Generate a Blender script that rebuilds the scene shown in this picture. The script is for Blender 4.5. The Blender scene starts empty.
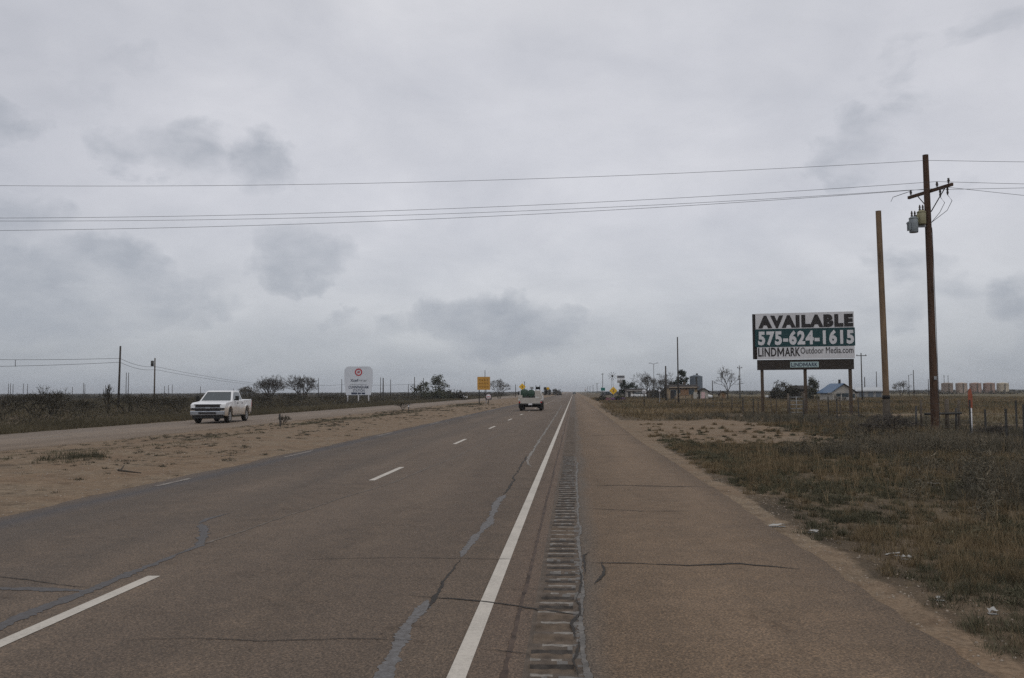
import bpy, bmesh, math, random
import numpy as np
from mathutils import Vector, Matrix, Euler

random.seed(7)
rng = np.random.default_rng(11)
S = bpy.context.scene
C = S.collection
R = math.radians
PI = math.pi

# ------------------------------------------------------------------ camera
FPX, CAM_H = 880.0, 1.75
cd = bpy.data.cameras.new('camera')
cam = bpy.data.objects.new('camera', cd)
C.objects.link(cam)
cd.sensor_width = 36.0
cd.lens = FPX / 1024 * 36
cd.clip_start, cd.clip_end = 0.1, 20000
CM = Matrix.Translation((0, 0, CAM_H)) @ (Matrix.Rotation(R(4.0), 4, 'Z') @ Matrix.Rotation(R(90 + 3.43), 4, 'X') @ Matrix.Rotation(R(-0.26), 4, 'Z'))
cam.matrix_world = CM
S.camera = cam
S.render.resolution_x, S.render.resolution_y = 1024, 678
S.view_settings.view_transform = 'Standard'
S.view_settings.look = 'None'
S.view_settings.gamma = 1
S.view_settings.use_curve_mapping = False
S.view_settings.exposure = 0.06
S.cycles.use_denoising = False
S.cycles.max_bounces = 6
S.cycles.volume_bounces = 1

def ray(px, py):
    return (CM.to_3x3() @ Vector(((px - 512) / FPX, (339 - py) / FPX, -1))).normalized()
def G(px, py, z=0.0):                       # a measured point of the ground
    d = ray(px, py); t = (z - CAM_H) / d.z
    return (d.x * t, d.y * t)
def XZ(px, py, Y):                          # where a sight line meets the plane at distance Y
    d = ray(px, py); t = Y / d.y
    return d.x * t, CAM_H + d.z * t

# ------------------------------------------------------------------ world: overcast sky
SUN_EL, SUN_AZ = R(48), R(150)
W = bpy.data.worlds.new('World'); S.world = W; W.use_nodes = True
nt = W.node_tree; nt.nodes.clear()
def N(t, typ, **kw):
    n = t.nodes.new(typ)
    for k, v in kw.items():
        if k.startswith('i_'):
            n.inputs[int(k[2:])].default_value = v
        else:
            setattr(n, k, v)
    return n
def math_(t, op, a, b=None, clamp=False):
    n = t.nodes.new('ShaderNodeMath'); n.operation = op; n.use_clamp = clamp
    for i, v in enumerate((a, b)):
        if v is None: continue
        if hasattr(v, 'is_linked') or hasattr(v, 'links'): t.links.new(v, n.inputs[i])
        else: n.inputs[i].default_value = v
    return n.outputs[0]
def ramp(t, fac, stops, interp='LINEAR'):
    n = t.nodes.new('ShaderNodeValToRGB'); n.color_ramp.interpolation = interp
    els = n.color_ramp.elements
    while len(els) < len(stops): els.new(0.5)
    for e, (p, c) in zip(els, stops):
        e.position = p; e.color = (*c, 1) if len(c) == 3 else c
    t.links.new(fac, n.inputs[0])
    return n.outputs[0]
def mixc(t, fac, a, b, blend='MIX'):
    n = t.nodes.new('ShaderNodeMix'); n.data_type = 'RGBA'; n.blend_type = blend; n.clamp_result = False
    for sock, v in ((n.inputs[0], fac), (n.inputs[6], a), (n.inputs[7], b)):
        if isinstance(v, (int, float)): sock.default_value = v
        elif isinstance(v, tuple): sock.default_value = (*v, 1)
        else: t.links.new(v, sock)
    return n.outputs[2]
def noise(t, vec, scale, detail=4, rough=0.55, dist=0.0):
    n = N(t, 'ShaderNodeTexNoise'); n.inputs['Scale'].default_value = scale
    n.inputs['Detail'].default_value = detail; n.inputs['Roughness'].default_value = rough
    n.inputs['Distortion'].default_value = dist
    if vec is not None: t.links.new(vec, n.inputs['Vector'])
    return n

tc = N(nt, 'ShaderNodeTexCoord')
sky = N(nt, 'ShaderNodeTexSky', sky_type='NISHITA', sun_disc=False, sun_elevation=SUN_EL, sun_rotation=SUN_AZ)
sep = N(nt, 'ShaderNodeSeparateXYZ'); nt.links.new(tc.outputs['Generated'], sep.inputs[0])
up = math_(nt, 'MAXIMUM', sep.outputs[2], 0.0)
# cloud deck seen in perspective: direction projected on a level sheet
zz = math_(nt, 'ADD', up, 0.34)
comb = N(nt, 'ShaderNodeCombineXYZ')
nt.links.new(math_(nt, 'DIVIDE', sep.outputs[0], zz), comb.inputs[0])
nt.links.new(math_(nt, 'DIVIDE', sep.outputs[1], zz), comb.inputs[1])
n1 = noise(nt, comb.outputs[0], 1.7, 6, 0.55, 0.3)
n2 = noise(nt, comb.outputs[0], 4.6, 6, 0.6, 0.4)
base = ramp(nt, up, [(0.0, (.345, .372, .408)), (0.045, (.440, .462, .490)), (0.11, (.545, .560, .590)), (0.20, (.578, .587, .627)), (0.36, (.585, .591, .627)),
                     (0.65, (.68, .68, .69)), (1.0, (.86, .86, .86))])
soft = ramp(nt, n1.outputs['Fac'], [(0.34, (.86, .87, .89)), (0.62, (1.05, 1.045, 1.04))])
deck = mixc(nt, 1.0, base, soft, 'MULTIPLY')
fine = ramp(nt, n2.outputs['Fac'], [(0.36, (.955, .958, .963)), (0.66, (1.03, 1.03, 1.03))])
deck = mixc(nt, 1.0, deck, fine, 'MULTIPLY')
bd = ray(610, 235)
dt = N(nt, 'ShaderNodeVectorMath', operation='DOT_PRODUCT'); dt.inputs[1].default_value = bd; nt.links.new(tc.outputs['Generated'], dt.inputs[0])
deck = mixc(nt, 1.0, deck, ramp(nt, dt.outputs['Value'], [(.80, (.95, .955, .97)), (1, (1.075, 1.075, 1.08))], 'EASE'), 'MULTIPLY')
# darker ragged low clouds hanging under the deck
dn = noise(nt, tc.outputs['Generated'], 9.0, 5, 0.6)
dsc = N(nt, 'ShaderNodeVectorMath', operation='MULTIPLY_ADD')
nt.links.new(dn.outputs['Color'], dsc.inputs[0]); dsc.inputs[1].default_value = (.15, .15, .10)
off = N(nt, 'ShaderNodeVectorMath', operation='ADD'); off.inputs[1].default_value = (-.075, -.075, -.05)
nt.links.new(tc.outputs['Generated'], off.inputs[0]); nt.links.new(off.outputs[0], dsc.inputs[2])
sep2 = N(nt, 'ShaderNodeSeparateXYZ'); nt.links.new(dsc.outputs[0], sep2.inputs[0])
az = math_(nt, 'ARCTAN2', sep2.outputs[0], sep2.outputs[1])
CL = [(70, 290, 125, 46, .95), (130, 268, 60, 30, .7), (288, 262, 46, 26, .9), (390, 330, 34, 18, .7), (492, 326, 68, 30, 1.0), (262, 168, 30, 34, .7), (330, 320, 26, 10, .5),
      (175, 148, 75, 30, .55), (14, 122, 42, 24, .75), (868, 145, 46, 30, .5), (1012, 300, 30, 22, .75), (1060, 330, 60, 30, .5), (920, 205, 50, 22, .35), (960, 60, 140, 60, .35), (590, 330, 25, 8, .3), (905, 285, 80, 40, .45), (60, 60, 90, 40, .35),
      (740, 190, 70, 18, .3), (-120, 200, 120, 50, .8), (1200, 260, 130, 40, .7)]
tot = None
for (px, py, wpx, hpx, a) in CL:
    d = ray(px, py)
    A, E = math.atan2(d.x, d.y), d.z
    u = math_(nt, 'DIVIDE', math_(nt, 'SUBTRACT', az, A), wpx / FPX)
    v = math_(nt, 'DIVIDE', math_(nt, 'SUBTRACT', sep2.outputs[2], E), hpx / FPX)
    r2 = math_(nt, 'ADD', math_(nt, 'MULTIPLY', u, u), math_(nt, 'MULTIPLY', v, v))
    m = math_(nt, 'MULTIPLY', math_(nt, 'SUBTRACT', 1.0, math_(nt, 'MULTIPLY', r2, .45), True), a)
    tot = m if tot is None else math_(nt, 'MAXIMUM', tot, m)
cmap = N(nt, 'ShaderNodeMapping'); cmap.inputs['Scale'].default_value = (1, 1, 1.9); nt.links.new(tc.outputs['Generated'], cmap.inputs[0])
cn = noise(nt, cmap.outputs[0], 10, 8, .58, .15)
low = ramp(nt, noise(nt, comb.outputs[0], 1.9, 5, .6, .5).outputs['Fac'], [(.58, (0, 0, 0)), (.74, (.4, .4, .4))])
tot = math_(nt, 'MAXIMUM', tot, math_(nt, 'MULTIPLY', low, math_(nt, 'SUBTRACT', 1.0, math_(nt, 'MULTIPLY', up, 1.0), True)))
en = noise(nt, cmap.outputs[0], 13, 6, .52, .3)
val = math_(nt, 'ADD', tot, math_(nt, 'MULTIPLY', math_(nt, 'SUBTRACT', en.outputs['Fac'], .5), 1.25))
body_ = ramp(nt, cn.outputs['Fac'], [(.34, (.35, .35, .35)), (.6, (1, 1, 1))])
cloud_f = math_(nt, 'MULTIPLY', ramp(nt, val, [(.33, (0, 0, 0)), (.47, (.34, .34, .34)), (.64, (.70, .70, .70)), (.92, (.92, .92, .92))]), body_)
deck = mixc(nt, cloud_f, deck, (.335, .362, .412))
cl10 = N(nt, 'ShaderNodeVectorMath', operation='SCALE'); cl10.inputs['Scale'].default_value = 10
nt.links.new(deck, cl10.inputs[0])
skym = mixc(nt, 0.97, sky.outputs[0], cl10.outputs[0])
bg = N(nt, 'ShaderNodeBackground'); bg.inputs[1].default_value = 0.1
nt.links.new(skym, bg.inputs[0])
wo = N(nt, 'ShaderNodeOutputWorld'); nt.links.new(bg.outputs[0], wo.inputs[0])

sl = bpy.data.lights.new('sun', 'SUN'); sl.energy = 0.5; sl.angle = R(28); sl.color = (1, .96, .9)
so = bpy.data.objects.new('sun', sl); C.objects.link(so)
sd = Vector((math.sin(SUN_AZ) * math.cos(SUN_EL), math.cos(SUN_AZ) * math.cos(SUN_EL), math.sin(SUN_EL)))
so.rotation_euler = (-sd).to_track_quat('-Z', 'Y').to_euler()
so.location = (0, -20, 40)

# ------------------------------------------------------------------ materials
def new_mat(name):
    m = bpy.data.materials.new(name); m.use_nodes = True
    t = m.node_tree; b = t.nodes['Principled BSDF']
    return m, t, b
def mat(name, col, rough=.7, var=.15, scale=6., metal=0., bump=0., bscale=40., col2=None, spec=.35):
    m, t, b = new_mat(name)
    o = N(t, 'ShaderNodeTexCoord')
    n = noise(t, o.outputs['Object'], scale, 5, .6)
    c2 = col2 or tuple(c * (1 - var) for c in col)
    c1 = tuple(min(1, c * (1 + var * .6)) for c in col) if col2 is None else col
    t.links.new(ramp(t, n.outputs['Fac'], [(.32, c2), (.68, c1)]), b.inputs['Base Color'])
    b.inputs['Roughness'].default_value = rough; b.inputs['Metallic'].default_value = metal
    b.inputs['Specular IOR Level'].default_value = spec
    if bump:
        nb = noise(t, o.outputs['Object'], bscale, 4, .6)
        bp = N(t, 'ShaderNodeBump'); bp.inputs['Strength'].default_value = bump; bp.inputs['Distance'].default_value = .02
        t.links.new(nb.outputs['Fac'], bp.inputs['Height']); t.links.new(bp.outputs[0], b.inputs['Normal'])
    return m

def asphalt(name, dark, light, tint, tracks=()):
    m, t, b = new_mat(name)
    o = N(t, 'ShaderNodeTexCoord'); P = o.outputs['Object']
    mp = N(t, 'ShaderNodeMapping'); mp.inputs['Scale'].default_value = (1, .12, 1); t.links.new(P, mp.inputs[0])
    big = noise(t, mp.outputs[0], .9, 5, .6)
    mid = noise(t, P, 2.6, 6, .65)
    c = ramp(t, big.outputs['Fac'], [(.3, dark), (.7, light)])
    c = mixc(t, ramp(t, mid.outputs['Fac'], [(.42, (0, 0, 0)), (.72, (.55, .55, .55))]), c, tint)
    if tracks:
        sp = N(t, 'ShaderNodeSeparateXYZ'); t.links.new(P, sp.inputs[0])
        wob = math_(t, 'ADD', sp.outputs[0], math_(t, 'MULTIPLY', math_(t, 'SUBTRACT', noise(t, P, .25, 2).outputs['Fac'], .5), .5))
        for (x, w, col, k) in tracks:
            f = math_(t, 'SUBTRACT', 1.0, math_(t, 'ABSOLUTE', math_(t, 'DIVIDE', math_(t, 'SUBTRACT', wob, x), w)), True)
            f = math_(t, 'MULTIPLY', f, k)
            c = mixc(t, f, c, col)
    st = noise(t, P, 1.1, 3, .5); sf = noise(t, P, 7, 4, .7)
    c = mixc(t, 1.0, c, ramp(t, math_(t, 'ADD', math_(t, 'MULTIPLY', st.outputs['Fac'], .45), math_(t, 'MULTIPLY', sf.outputs['Fac'], .55)), [(.30, (.66, .64, .62)), (.44, (1, 1, 1)), (.6, (1.02, 1.02, 1.02)), (.70, (1.22, 1.2, 1.16))]), 'MULTIPLY')
    sp1 = noise(t, P, 55, 3, .7); sp2 = N(t, 'ShaderNodeTexVoronoi'); sp2.inputs['Scale'].default_value = 75; t.links.new(P, sp2.inputs['Vector'])
    c = mixc(t, 1.0, c, ramp(t, sp1.outputs['Fac'], [(.30, (.52, .52, .52)), (.5, (1, 1, 1)), (.70, (1.55, 1.50, 1.42))]), 'MULTIPLY')
    stone = ramp(t, N2 := None or sp2.outputs['Color'], [(.2, (.72, .72, .72)), (.55, (1, 1, 1)), (.92, (1.4, 1.34, 1.26))])
    c = mixc(t, 1.0, c, stone, 'MULTIPLY')
    t.links.new(c, b.inputs['Base Color'])
    b.inputs['Roughness'].default_value = .88; b.inputs['Specular IOR Level'].default_value = .25
    bp = N(t, 'ShaderNodeBump'); bp.inputs['Strength'].default_value = .55; bp.inputs['Distance'].default_value = .008
    t.links.new(math_(t, 'ADD', sp1.outputs['Fac'], sp2.outputs['Distance']), bp.inputs['Height']); t.links.new(bp.outputs[0], b.inputs['Normal'])
    return m

M = {}
M['asphalt'] = asphalt('asphalt', (.091, .070, .054), (.143, .109, .083), (.172, .128, .095),
    [(-.45, .35, (.165, .118, .090), .6), (-1.75, .8, (.112, .086, .068), .5), (-3.2, .7, (.116, .090, .072), .4), (-5.2, .7, (.076, .063, .053), .4), (-7.0, .8, (.076, .064, .055), .45), (-7.75, .42, (.080, .075, .078), .85)])
M['shoulder'] = asphalt('shoulder_asphalt', (.124, .088, .059), (.178, .126, .085), (.212, .149, .100), [(2.5, .5, (.10, .073, .051), .5), (.1, .2, (.13, .115, .10), .6)])
M['old_road'] = asphalt('old_road', (.165, .132, .105), (.22, .175, .138), (.235, .185, .143), [(-19.3, .8, (.15, .12, .098), .5), (-22.8, .8, (.15, .12, .098), .5)])
M['rumble'] = mat('worn_rumble_asphalt', (.105, .080, .060), .9, .4, 7, bump=.6, bscale=70)
M['rumble_dark'] = mat('black_rumble_band', (.050, .042, .036), .95, .5, 14)  # near-black colour for the bands along the groove walls
M['rumble_margin'] = mat('grey_rumble_margin', (.150, .138, .126), .9, .45, 10, bump=.5, bscale=60)
M['rumble_dirt'] = mat('brown_rumble_dirt', (.115, .085, .061), .95, .5, 9, bump=.5, bscale=60)
M['rumble_worn'] = mat('scraped_rumble_crest', (.235, .21, .182), .9, .5, 18, bump=.5, bscale=60)
M['seal'] = mat('grey_crack_sealant', (.158, .152, .152), .8, .5, 24, bump=.3, bscale=50, col2=(.085, .076, .07))
M['seal_dim'] = mat('old_dark_sealant', (.098, .094, .097), .8, .4, 20, col2=(.066, .058, .054))
M['seal_pale'] = mat('pale_crack_sealant', (.19, .172, .152), .85, .45, 10)
M['seam'] = mat('faint_paving_joint', (.135, .112, .092), .9, .45, 6)
M['dirtseam'] = mat('dirt_in_joint', (.075, .052, .040), .95, .5, 6)
M['crack'] = mat('open_crack', (.035, .03, .026), .95, .4, 20)

def paint(name, col, under, wear):
    m, t, b = new_mat(name)
    o = N(t, 'ShaderNodeTexCoord')
    n = noise(t, o.outputs['Object'], 30, 6, .75); n2 = noise(t, o.outputs['Object'], 2.2, 5, .6)
    f = math_(t, 'ADD', math_(t, 'MULTIPLY', n.outputs['Fac'], .6), math_(t, 'MULTIPLY', n2.outputs['Fac'], .4))
    c = ramp(t, f, [(wear - .05, under), (wear + .04, tuple(x * .75 for x in col)), (wear + .2, col)])
    t.links.new(c, b.inputs['Base Color']); b.inputs['Roughness'].default_value = .75
    return m
M['paint'] = paint('road_paint', (.50, .455, .395), (.2, .165, .135), .36)
M['paint_old'] = paint('worn_road_paint', (.32, .285, .245), (.13, .105, .087), .53)

# soil: 'bare' tells sand from overgrown earth
def soil():
    m, t, b = new_mat('soil')
    o = N(t, 'ShaderNodeTexCoord'); P = o.outputs['Object']
    at = N(t, 'ShaderNodeAttribute', attribute_name='bare')
    tn = N(t, 'ShaderNodeAttribute', attribute_name='tone')
    nb = noise(t, P, .55, 6, .65); ns = noise(t, P, 3.5, 6, .7); nf = noise(t, P, 26, 4, .7)
    sand = ramp(t, ns.outputs['Fac'], [(.3, (.136, .104, .073)), (.5, (.203, .158, .112)), (.72, (.283, .226, .164))])
    red = mixc(t, ramp(t, nb.outputs['Fac'], [(.36, (.15, .15, .15)), (.62, (.8, .8, .8))]), sand, (.185, .126, .082))
    earth = ramp(t, nb.outputs['Fac'], [(.3, (.060, .048, .034)), (.5, (.105, .079, .054)), (.7, (.175, .128, .086))])
    straw = ramp(t, ns.outputs['Fac'], [(.3, (.08, .066, .04)), (.7, (.15, .122, .072))])
    earth = mixc(t, tn.outputs['Fac'], earth, straw)
    f = math_(t, 'ADD', at.outputs['Fac'], math_(t, 'MULTIPLY', math_(t, 'SUBTRACT', math_(t, 'ADD', math_(t, 'MULTIPLY', nb.outputs['Fac'], .5), math_(t, 'MULTIPLY', ns.outputs['Fac'], .5)), .5), 1.6))
    c = mixc(t, ramp(t, f, [(.36, (0, 0, 0)), (.62, (1, 1, 1))]), earth, red)
    c = mixc(t, 1.0, c, ramp(t, nf.outputs['Fac'], [(.3, (.6, .6, .6)), (.7, (1.3, 1.3, 1.3))]), 'MULTIPLY')
    nd = noise(t, P, 1.6, 7, .72)
    c = mixc(t, 1.0, c, ramp(t, nd.outputs['Fac'], [(.32, (.58, .56, .54)), (.46, (1, 1, 1)), (.68, (1.15, 1.14, 1.12))]), 'MULTIPLY')
    t.links.new(c, b.inputs['Base Color']); b.inputs['Roughness'].default_value = .95; b.inputs['Specular IOR Level'].default_value = .1
    bp = N(t, 'ShaderNodeBump'); bp.inputs['Strength'].default_value = .5; bp.inputs['Distance'].default_value = .04
    t.links.new(math_(t, 'ADD', ns.outputs['Fac'], nf.outputs['Fac']), bp.inputs['Height']); t.links.new(bp.outputs[0], b.inputs['Normal'])
    return m
M['soil'] = soil()

def plant_mat(name, stops, rough=.85):
    m, t, b = new_mat(name)
    at = N(t, 'ShaderNodeAttribute', attribute_name='rnd')
    t.links.new(ramp(t, at.outputs['Fac'], stops), b.inputs['Base Color'])
    b.inputs['Roughness'].default_value = rough; b.inputs['Specular IOR Level'].default_value = .15
    return m
M['straw'] = plant_mat('dry_straw', [(0, (.065, .050, .030)), (.5, (.155, .117, .068)), (1, (.29, .215, .130))])
M['weed'] = plant_mat('grey_green_weed', [(0, (.037, .036, .025)), (.5, (.087, .082, .052)), (1, (.175, .153, .098))])
M['greyweed'] = plant_mat('dead_grey_weed', [(0, (.042, .039, .031)), (.5, (.102, .091, .067)), (1, (.225, .185, .132))])
M['brush'] = plant_mat('mesquite_brush', [(0, (.024, .022, .018)), (.5, (.052, .047, .035)), (1, (.094, .081, .058))])
M['vergegrass'] = plant_mat('dull_verge_straw', [(0, (.056, .049, .032)), (.6, (.112, .094, .060)), (1, (.18, .148, .095))])
M['twig'] = plant_mat('bare_twigs', [(0, (.05, .045, .04)), (.5, (.085, .075, .065)), (1, (.13, .115, .10))])
M['palebark'] = plant_mat('pale_twigs', [(0, (.10, .092, .08)), (1, (.19, .175, .15))])
M['evergreen'] = plant_mat('evergreen_leaf', [(0, (.014, .022, .016)), (.6, (.03, .042, .028)), (1, (.055, .068, .045))])
M['olive'] = plant_mat('olive_leaf', [(0, (.03, .032, .02)), (.6, (.06, .062, .04)), (1, (.10, .10, .07))])
M['bark'] = mat('bark', (.06, .05, .04), .95, .4, 8)

def wood_pole(name, light, dark):
    m, t, b = new_mat(name); o = N(t, 'ShaderNodeTexCoord')
    mp = N(t, 'ShaderNodeMapping'); mp.inputs['Scale'].default_value = (22, 22, .9); t.links.new(o.outputs['Object'], mp.inputs[0])
    g_ = noise(t, mp.outputs[0], 1, 6, .65); l_ = noise(t, o.outputs['Object'], .9, 4, .6)
    c = ramp(t, g_.outputs['Fac'], [(.34, dark), (.44, tuple(.6 * a + .4 * b_ for a, b_ in zip(light, dark))), (.66, light)])
    c = mixc(t, 1.0, c, ramp(t, l_.outputs['Fac'], [(.3, (.75, .75, .78)), (.7, (1.2, 1.15, 1.1))]), 'MULTIPLY')
    t.links.new(c, b.inputs['Base Color']); b.inputs['Roughness'].default_value = .9; b.inputs['Specular IOR Level'].default_value = .15
    bp = N(t, 'ShaderNodeBump'); bp.inputs['Strength'].default_value = .6; bp.inputs['Distance'].default_value = .02
    t.links.new(g_.outputs['Fac'], bp.inputs['Height']); t.links.new(bp.outputs[0], b.inputs['Normal'])
    return m
M['pole'] = wood_pole('creosote_pole', (.105, .066, .046), (.035, .024, .019))
M['poleraw'] = wood_pole('weathered_pine_pole', (.235, .168, .110), (.075, .055, .040))
M['sleeve'] = mat('grey_pole_wrap', (.105, .088, .07), .9, .3, 5)
M['polefar'] = mat('dark_pole', (.05, .042, .036), .9, .3, 3)
M['black'] = mat('black_rubber', (.018, .018, .018), .8, .3, 10)
M['steel'] = mat('galvanised_steel', (.30, .31, .32), .5, .2, 8, metal=.5)
M['darksteel'] = mat('dark_steel', (.05, .048, .045), .6, .3, 8, metal=.2)
M['wire'] = mat('wire_metal', (.06, .062, .068), .6, .2, 5)
M['ceramic'] = mat('brown_insulator', (.055, .045, .042), .35, .2, 5)
M['tx_grey'] = mat('grey_transformer', (.20, .225, .24), .5, .2, 5)
M['tx_yel'] = mat('ochre_transformer', (.27, .25, .15), .5, .2, 5)
M['white'] = mat('white_paint', (.72, .72, .72), .35, .08, 4)
M['signwhite'] = mat('white_sign_sheet', (.60, .60, .62), .5, .09, 1.2)
M['signgrey'] = mat('pale_grey_sign_sheet', (.60, .63, .68), .5, .06, 1.2)
M['signdark'] = mat('black_print', (.025, .022, .022), .5, .2, 8)
M['teal'] = mat('dark_teal_sheet', (.009, .050, .056), .5, .15, 1.5)
M['plateteal'] = mat('pale_teal_sheet', (.36, .47, .47), .5, .1, 2)
M['timber'] = mat('dark_brown_timber', (.036, .029, .024), .8, .35, 4, bump=.3, bscale=20)
M['post'] = mat('billboard_post_timber', (.075, .054, .039), .85, .35, 4)
M['orange'] = mat('orange_plastic', (.30, .088, .048), .6, .2, 5)
M['amber'] = mat('amber_sign_sheet', (.50, .265, .048), .55, .12, 2)
M['yellow'] = mat('yellow_sign_sheet', (.72, .44, .025), .5, .1, 3)
M['amberdark'] = mat('dark_amber_print', (.33, .17, .034), .6, .2, 4)
M['green'] = mat('green_sign_sheet', (.01, .15, .13), .5, .1, 3)
M['red'] = mat('red_print', (.45, .03, .04), .5, .1, 5)
M['pink'] = mat('faded_pink_sheet', (.62, .44, .44), .5, .1, 5)
M['navy'] = mat('navy_print', (.03, .04, .075), .5, .15, 5)
M['glass'] = mat('dark_glass', (.03, .042, .05), .08, .1, 3, spec=.6)
M['chrome'] = mat('chrome', (.42, .44, .47), .18, .15, 3, metal=.85)
M['lampglass'] = mat('headlight_glass', (.78, .80, .82), .12, .05, 8, spec=.8)
M['taillight'] = mat('red_taillight', (.35, .02, .02), .3, .1, 8)
M['rim'] = mat('alloy_rim', (.33, .32, .31), .4, .2, 8, metal=.5)
M['tyre'] = mat('tyre', (.022, .021, .02), .9, .3, 10, col2=(.045, .038, .03))
M['tarpgreen'] = mat('green_tank_paint', (.034, .066, .048), .6, .3, 4)
M['tan'] = mat('tan_stucco', (.30, .225, .145), .9, .15, 1.5)
M['brown'] = mat('brown_siding', (.22, .13, .075), .85, .2, 2)
M['palewall'] = mat('pale_wall', (.40, .375, .34), .85, .12, 1.5)
M['greywall'] = mat('grey_wall', (.28, .275, .27), .85, .12, 1.5)
M['roofdark'] = mat('dark_roof', (.045, .04, .038), .95, .2, 2, spec=.1)
M['roofblue'] = mat('blue_metal_roof', (.042, .095, .18), .5, .12, 1)
M['roofpale'] = mat('pale_metal_roof', (.40, .42, .44), .5, .12, 1)
M['silo'] = mat('blue_grey_silo', (.115, .135, .16), .6, .15, 1.2)
M['tank1'] = mat('brown_grey_tank', (.26, .205, .17), .8, .12, .4)
M['tank2'] = mat('pinkish_tank', (.40, .31, .25), .8, .12, .4)
M['tank3'] = mat('russet_tank', (.36, .245, .20), .8, .12, .4)
M['tank4'] = mat('pale_tan_tank', (.52, .45, .35), .8, .12, .4)
M['wood'] = mat('grey_fence_wood', (.10, .082, .065), .9, .3, 5)
M['litter'] = mat('pale_litter', (.38, .37, .35), .6, .15, 8)
M['purple'] = mat('purple_flowers', (.25, .12, .30), .8, .4, 9)
M['pinkfl'] = mat('pink_flowers', (.50, .16, .28), .8, .4, 9)
M['stone'] = mat('pebbles', (.30, .25, .20), .9, .3, 3)

def dirty_white():
    m, t, b = new_mat('white_paint_dusty_below')
    o = N(t, 'ShaderNodeTexCoord'); sp = N(t, 'ShaderNodeSeparateXYZ'); t.links.new(o.outputs['Object'], sp.inputs[0])
    n = noise(t, o.outputs['Object'], 2.5, 5, .6)
    f = math_(t, 'ADD', sp.outputs[2], math_(t, 'MULTIPLY', math_(t, 'SUBTRACT', n.outputs['Fac'], .5), .5))
    c = ramp(t, f, [(.45, (.34, .27, .205)), (.85, (.52, .46, .40)), (1.02, (.72, .72, .73))])
    t.links.new(c, b.inputs['Base Color']); b.inputs['Roughness'].default_value = .35
    return m
M['truckwhite'] = dirty_white()

# ------------------------------------------------------------------ builders
def link(name, me, m=None, parent=None):
    o = bpy.data.objects.new(name, me); C.objects.link(o)
    if m is not None: me.materials.append(m if not isinstance(m, str) else M[m])
    if parent is not None: o.parent = parent
    return o
def tag(o, label=None, cat=None, group=None, kind=None):
    for k, v in (('label', label), ('category', cat), ('group', group), ('kind', kind)):
        if v: o[k] = v
    return o
def thing(name, label, cat, loc=(0, 0, 0), rz=0, group=None, rot=None):
    o = bpy.data.objects.new(name, None); C.objects.link(o)
    o.empty_display_size = .2
    o.location = loc; o.rotation_euler = rot or (0, 0, rz)
    return tag(o, label, cat, group)

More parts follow.
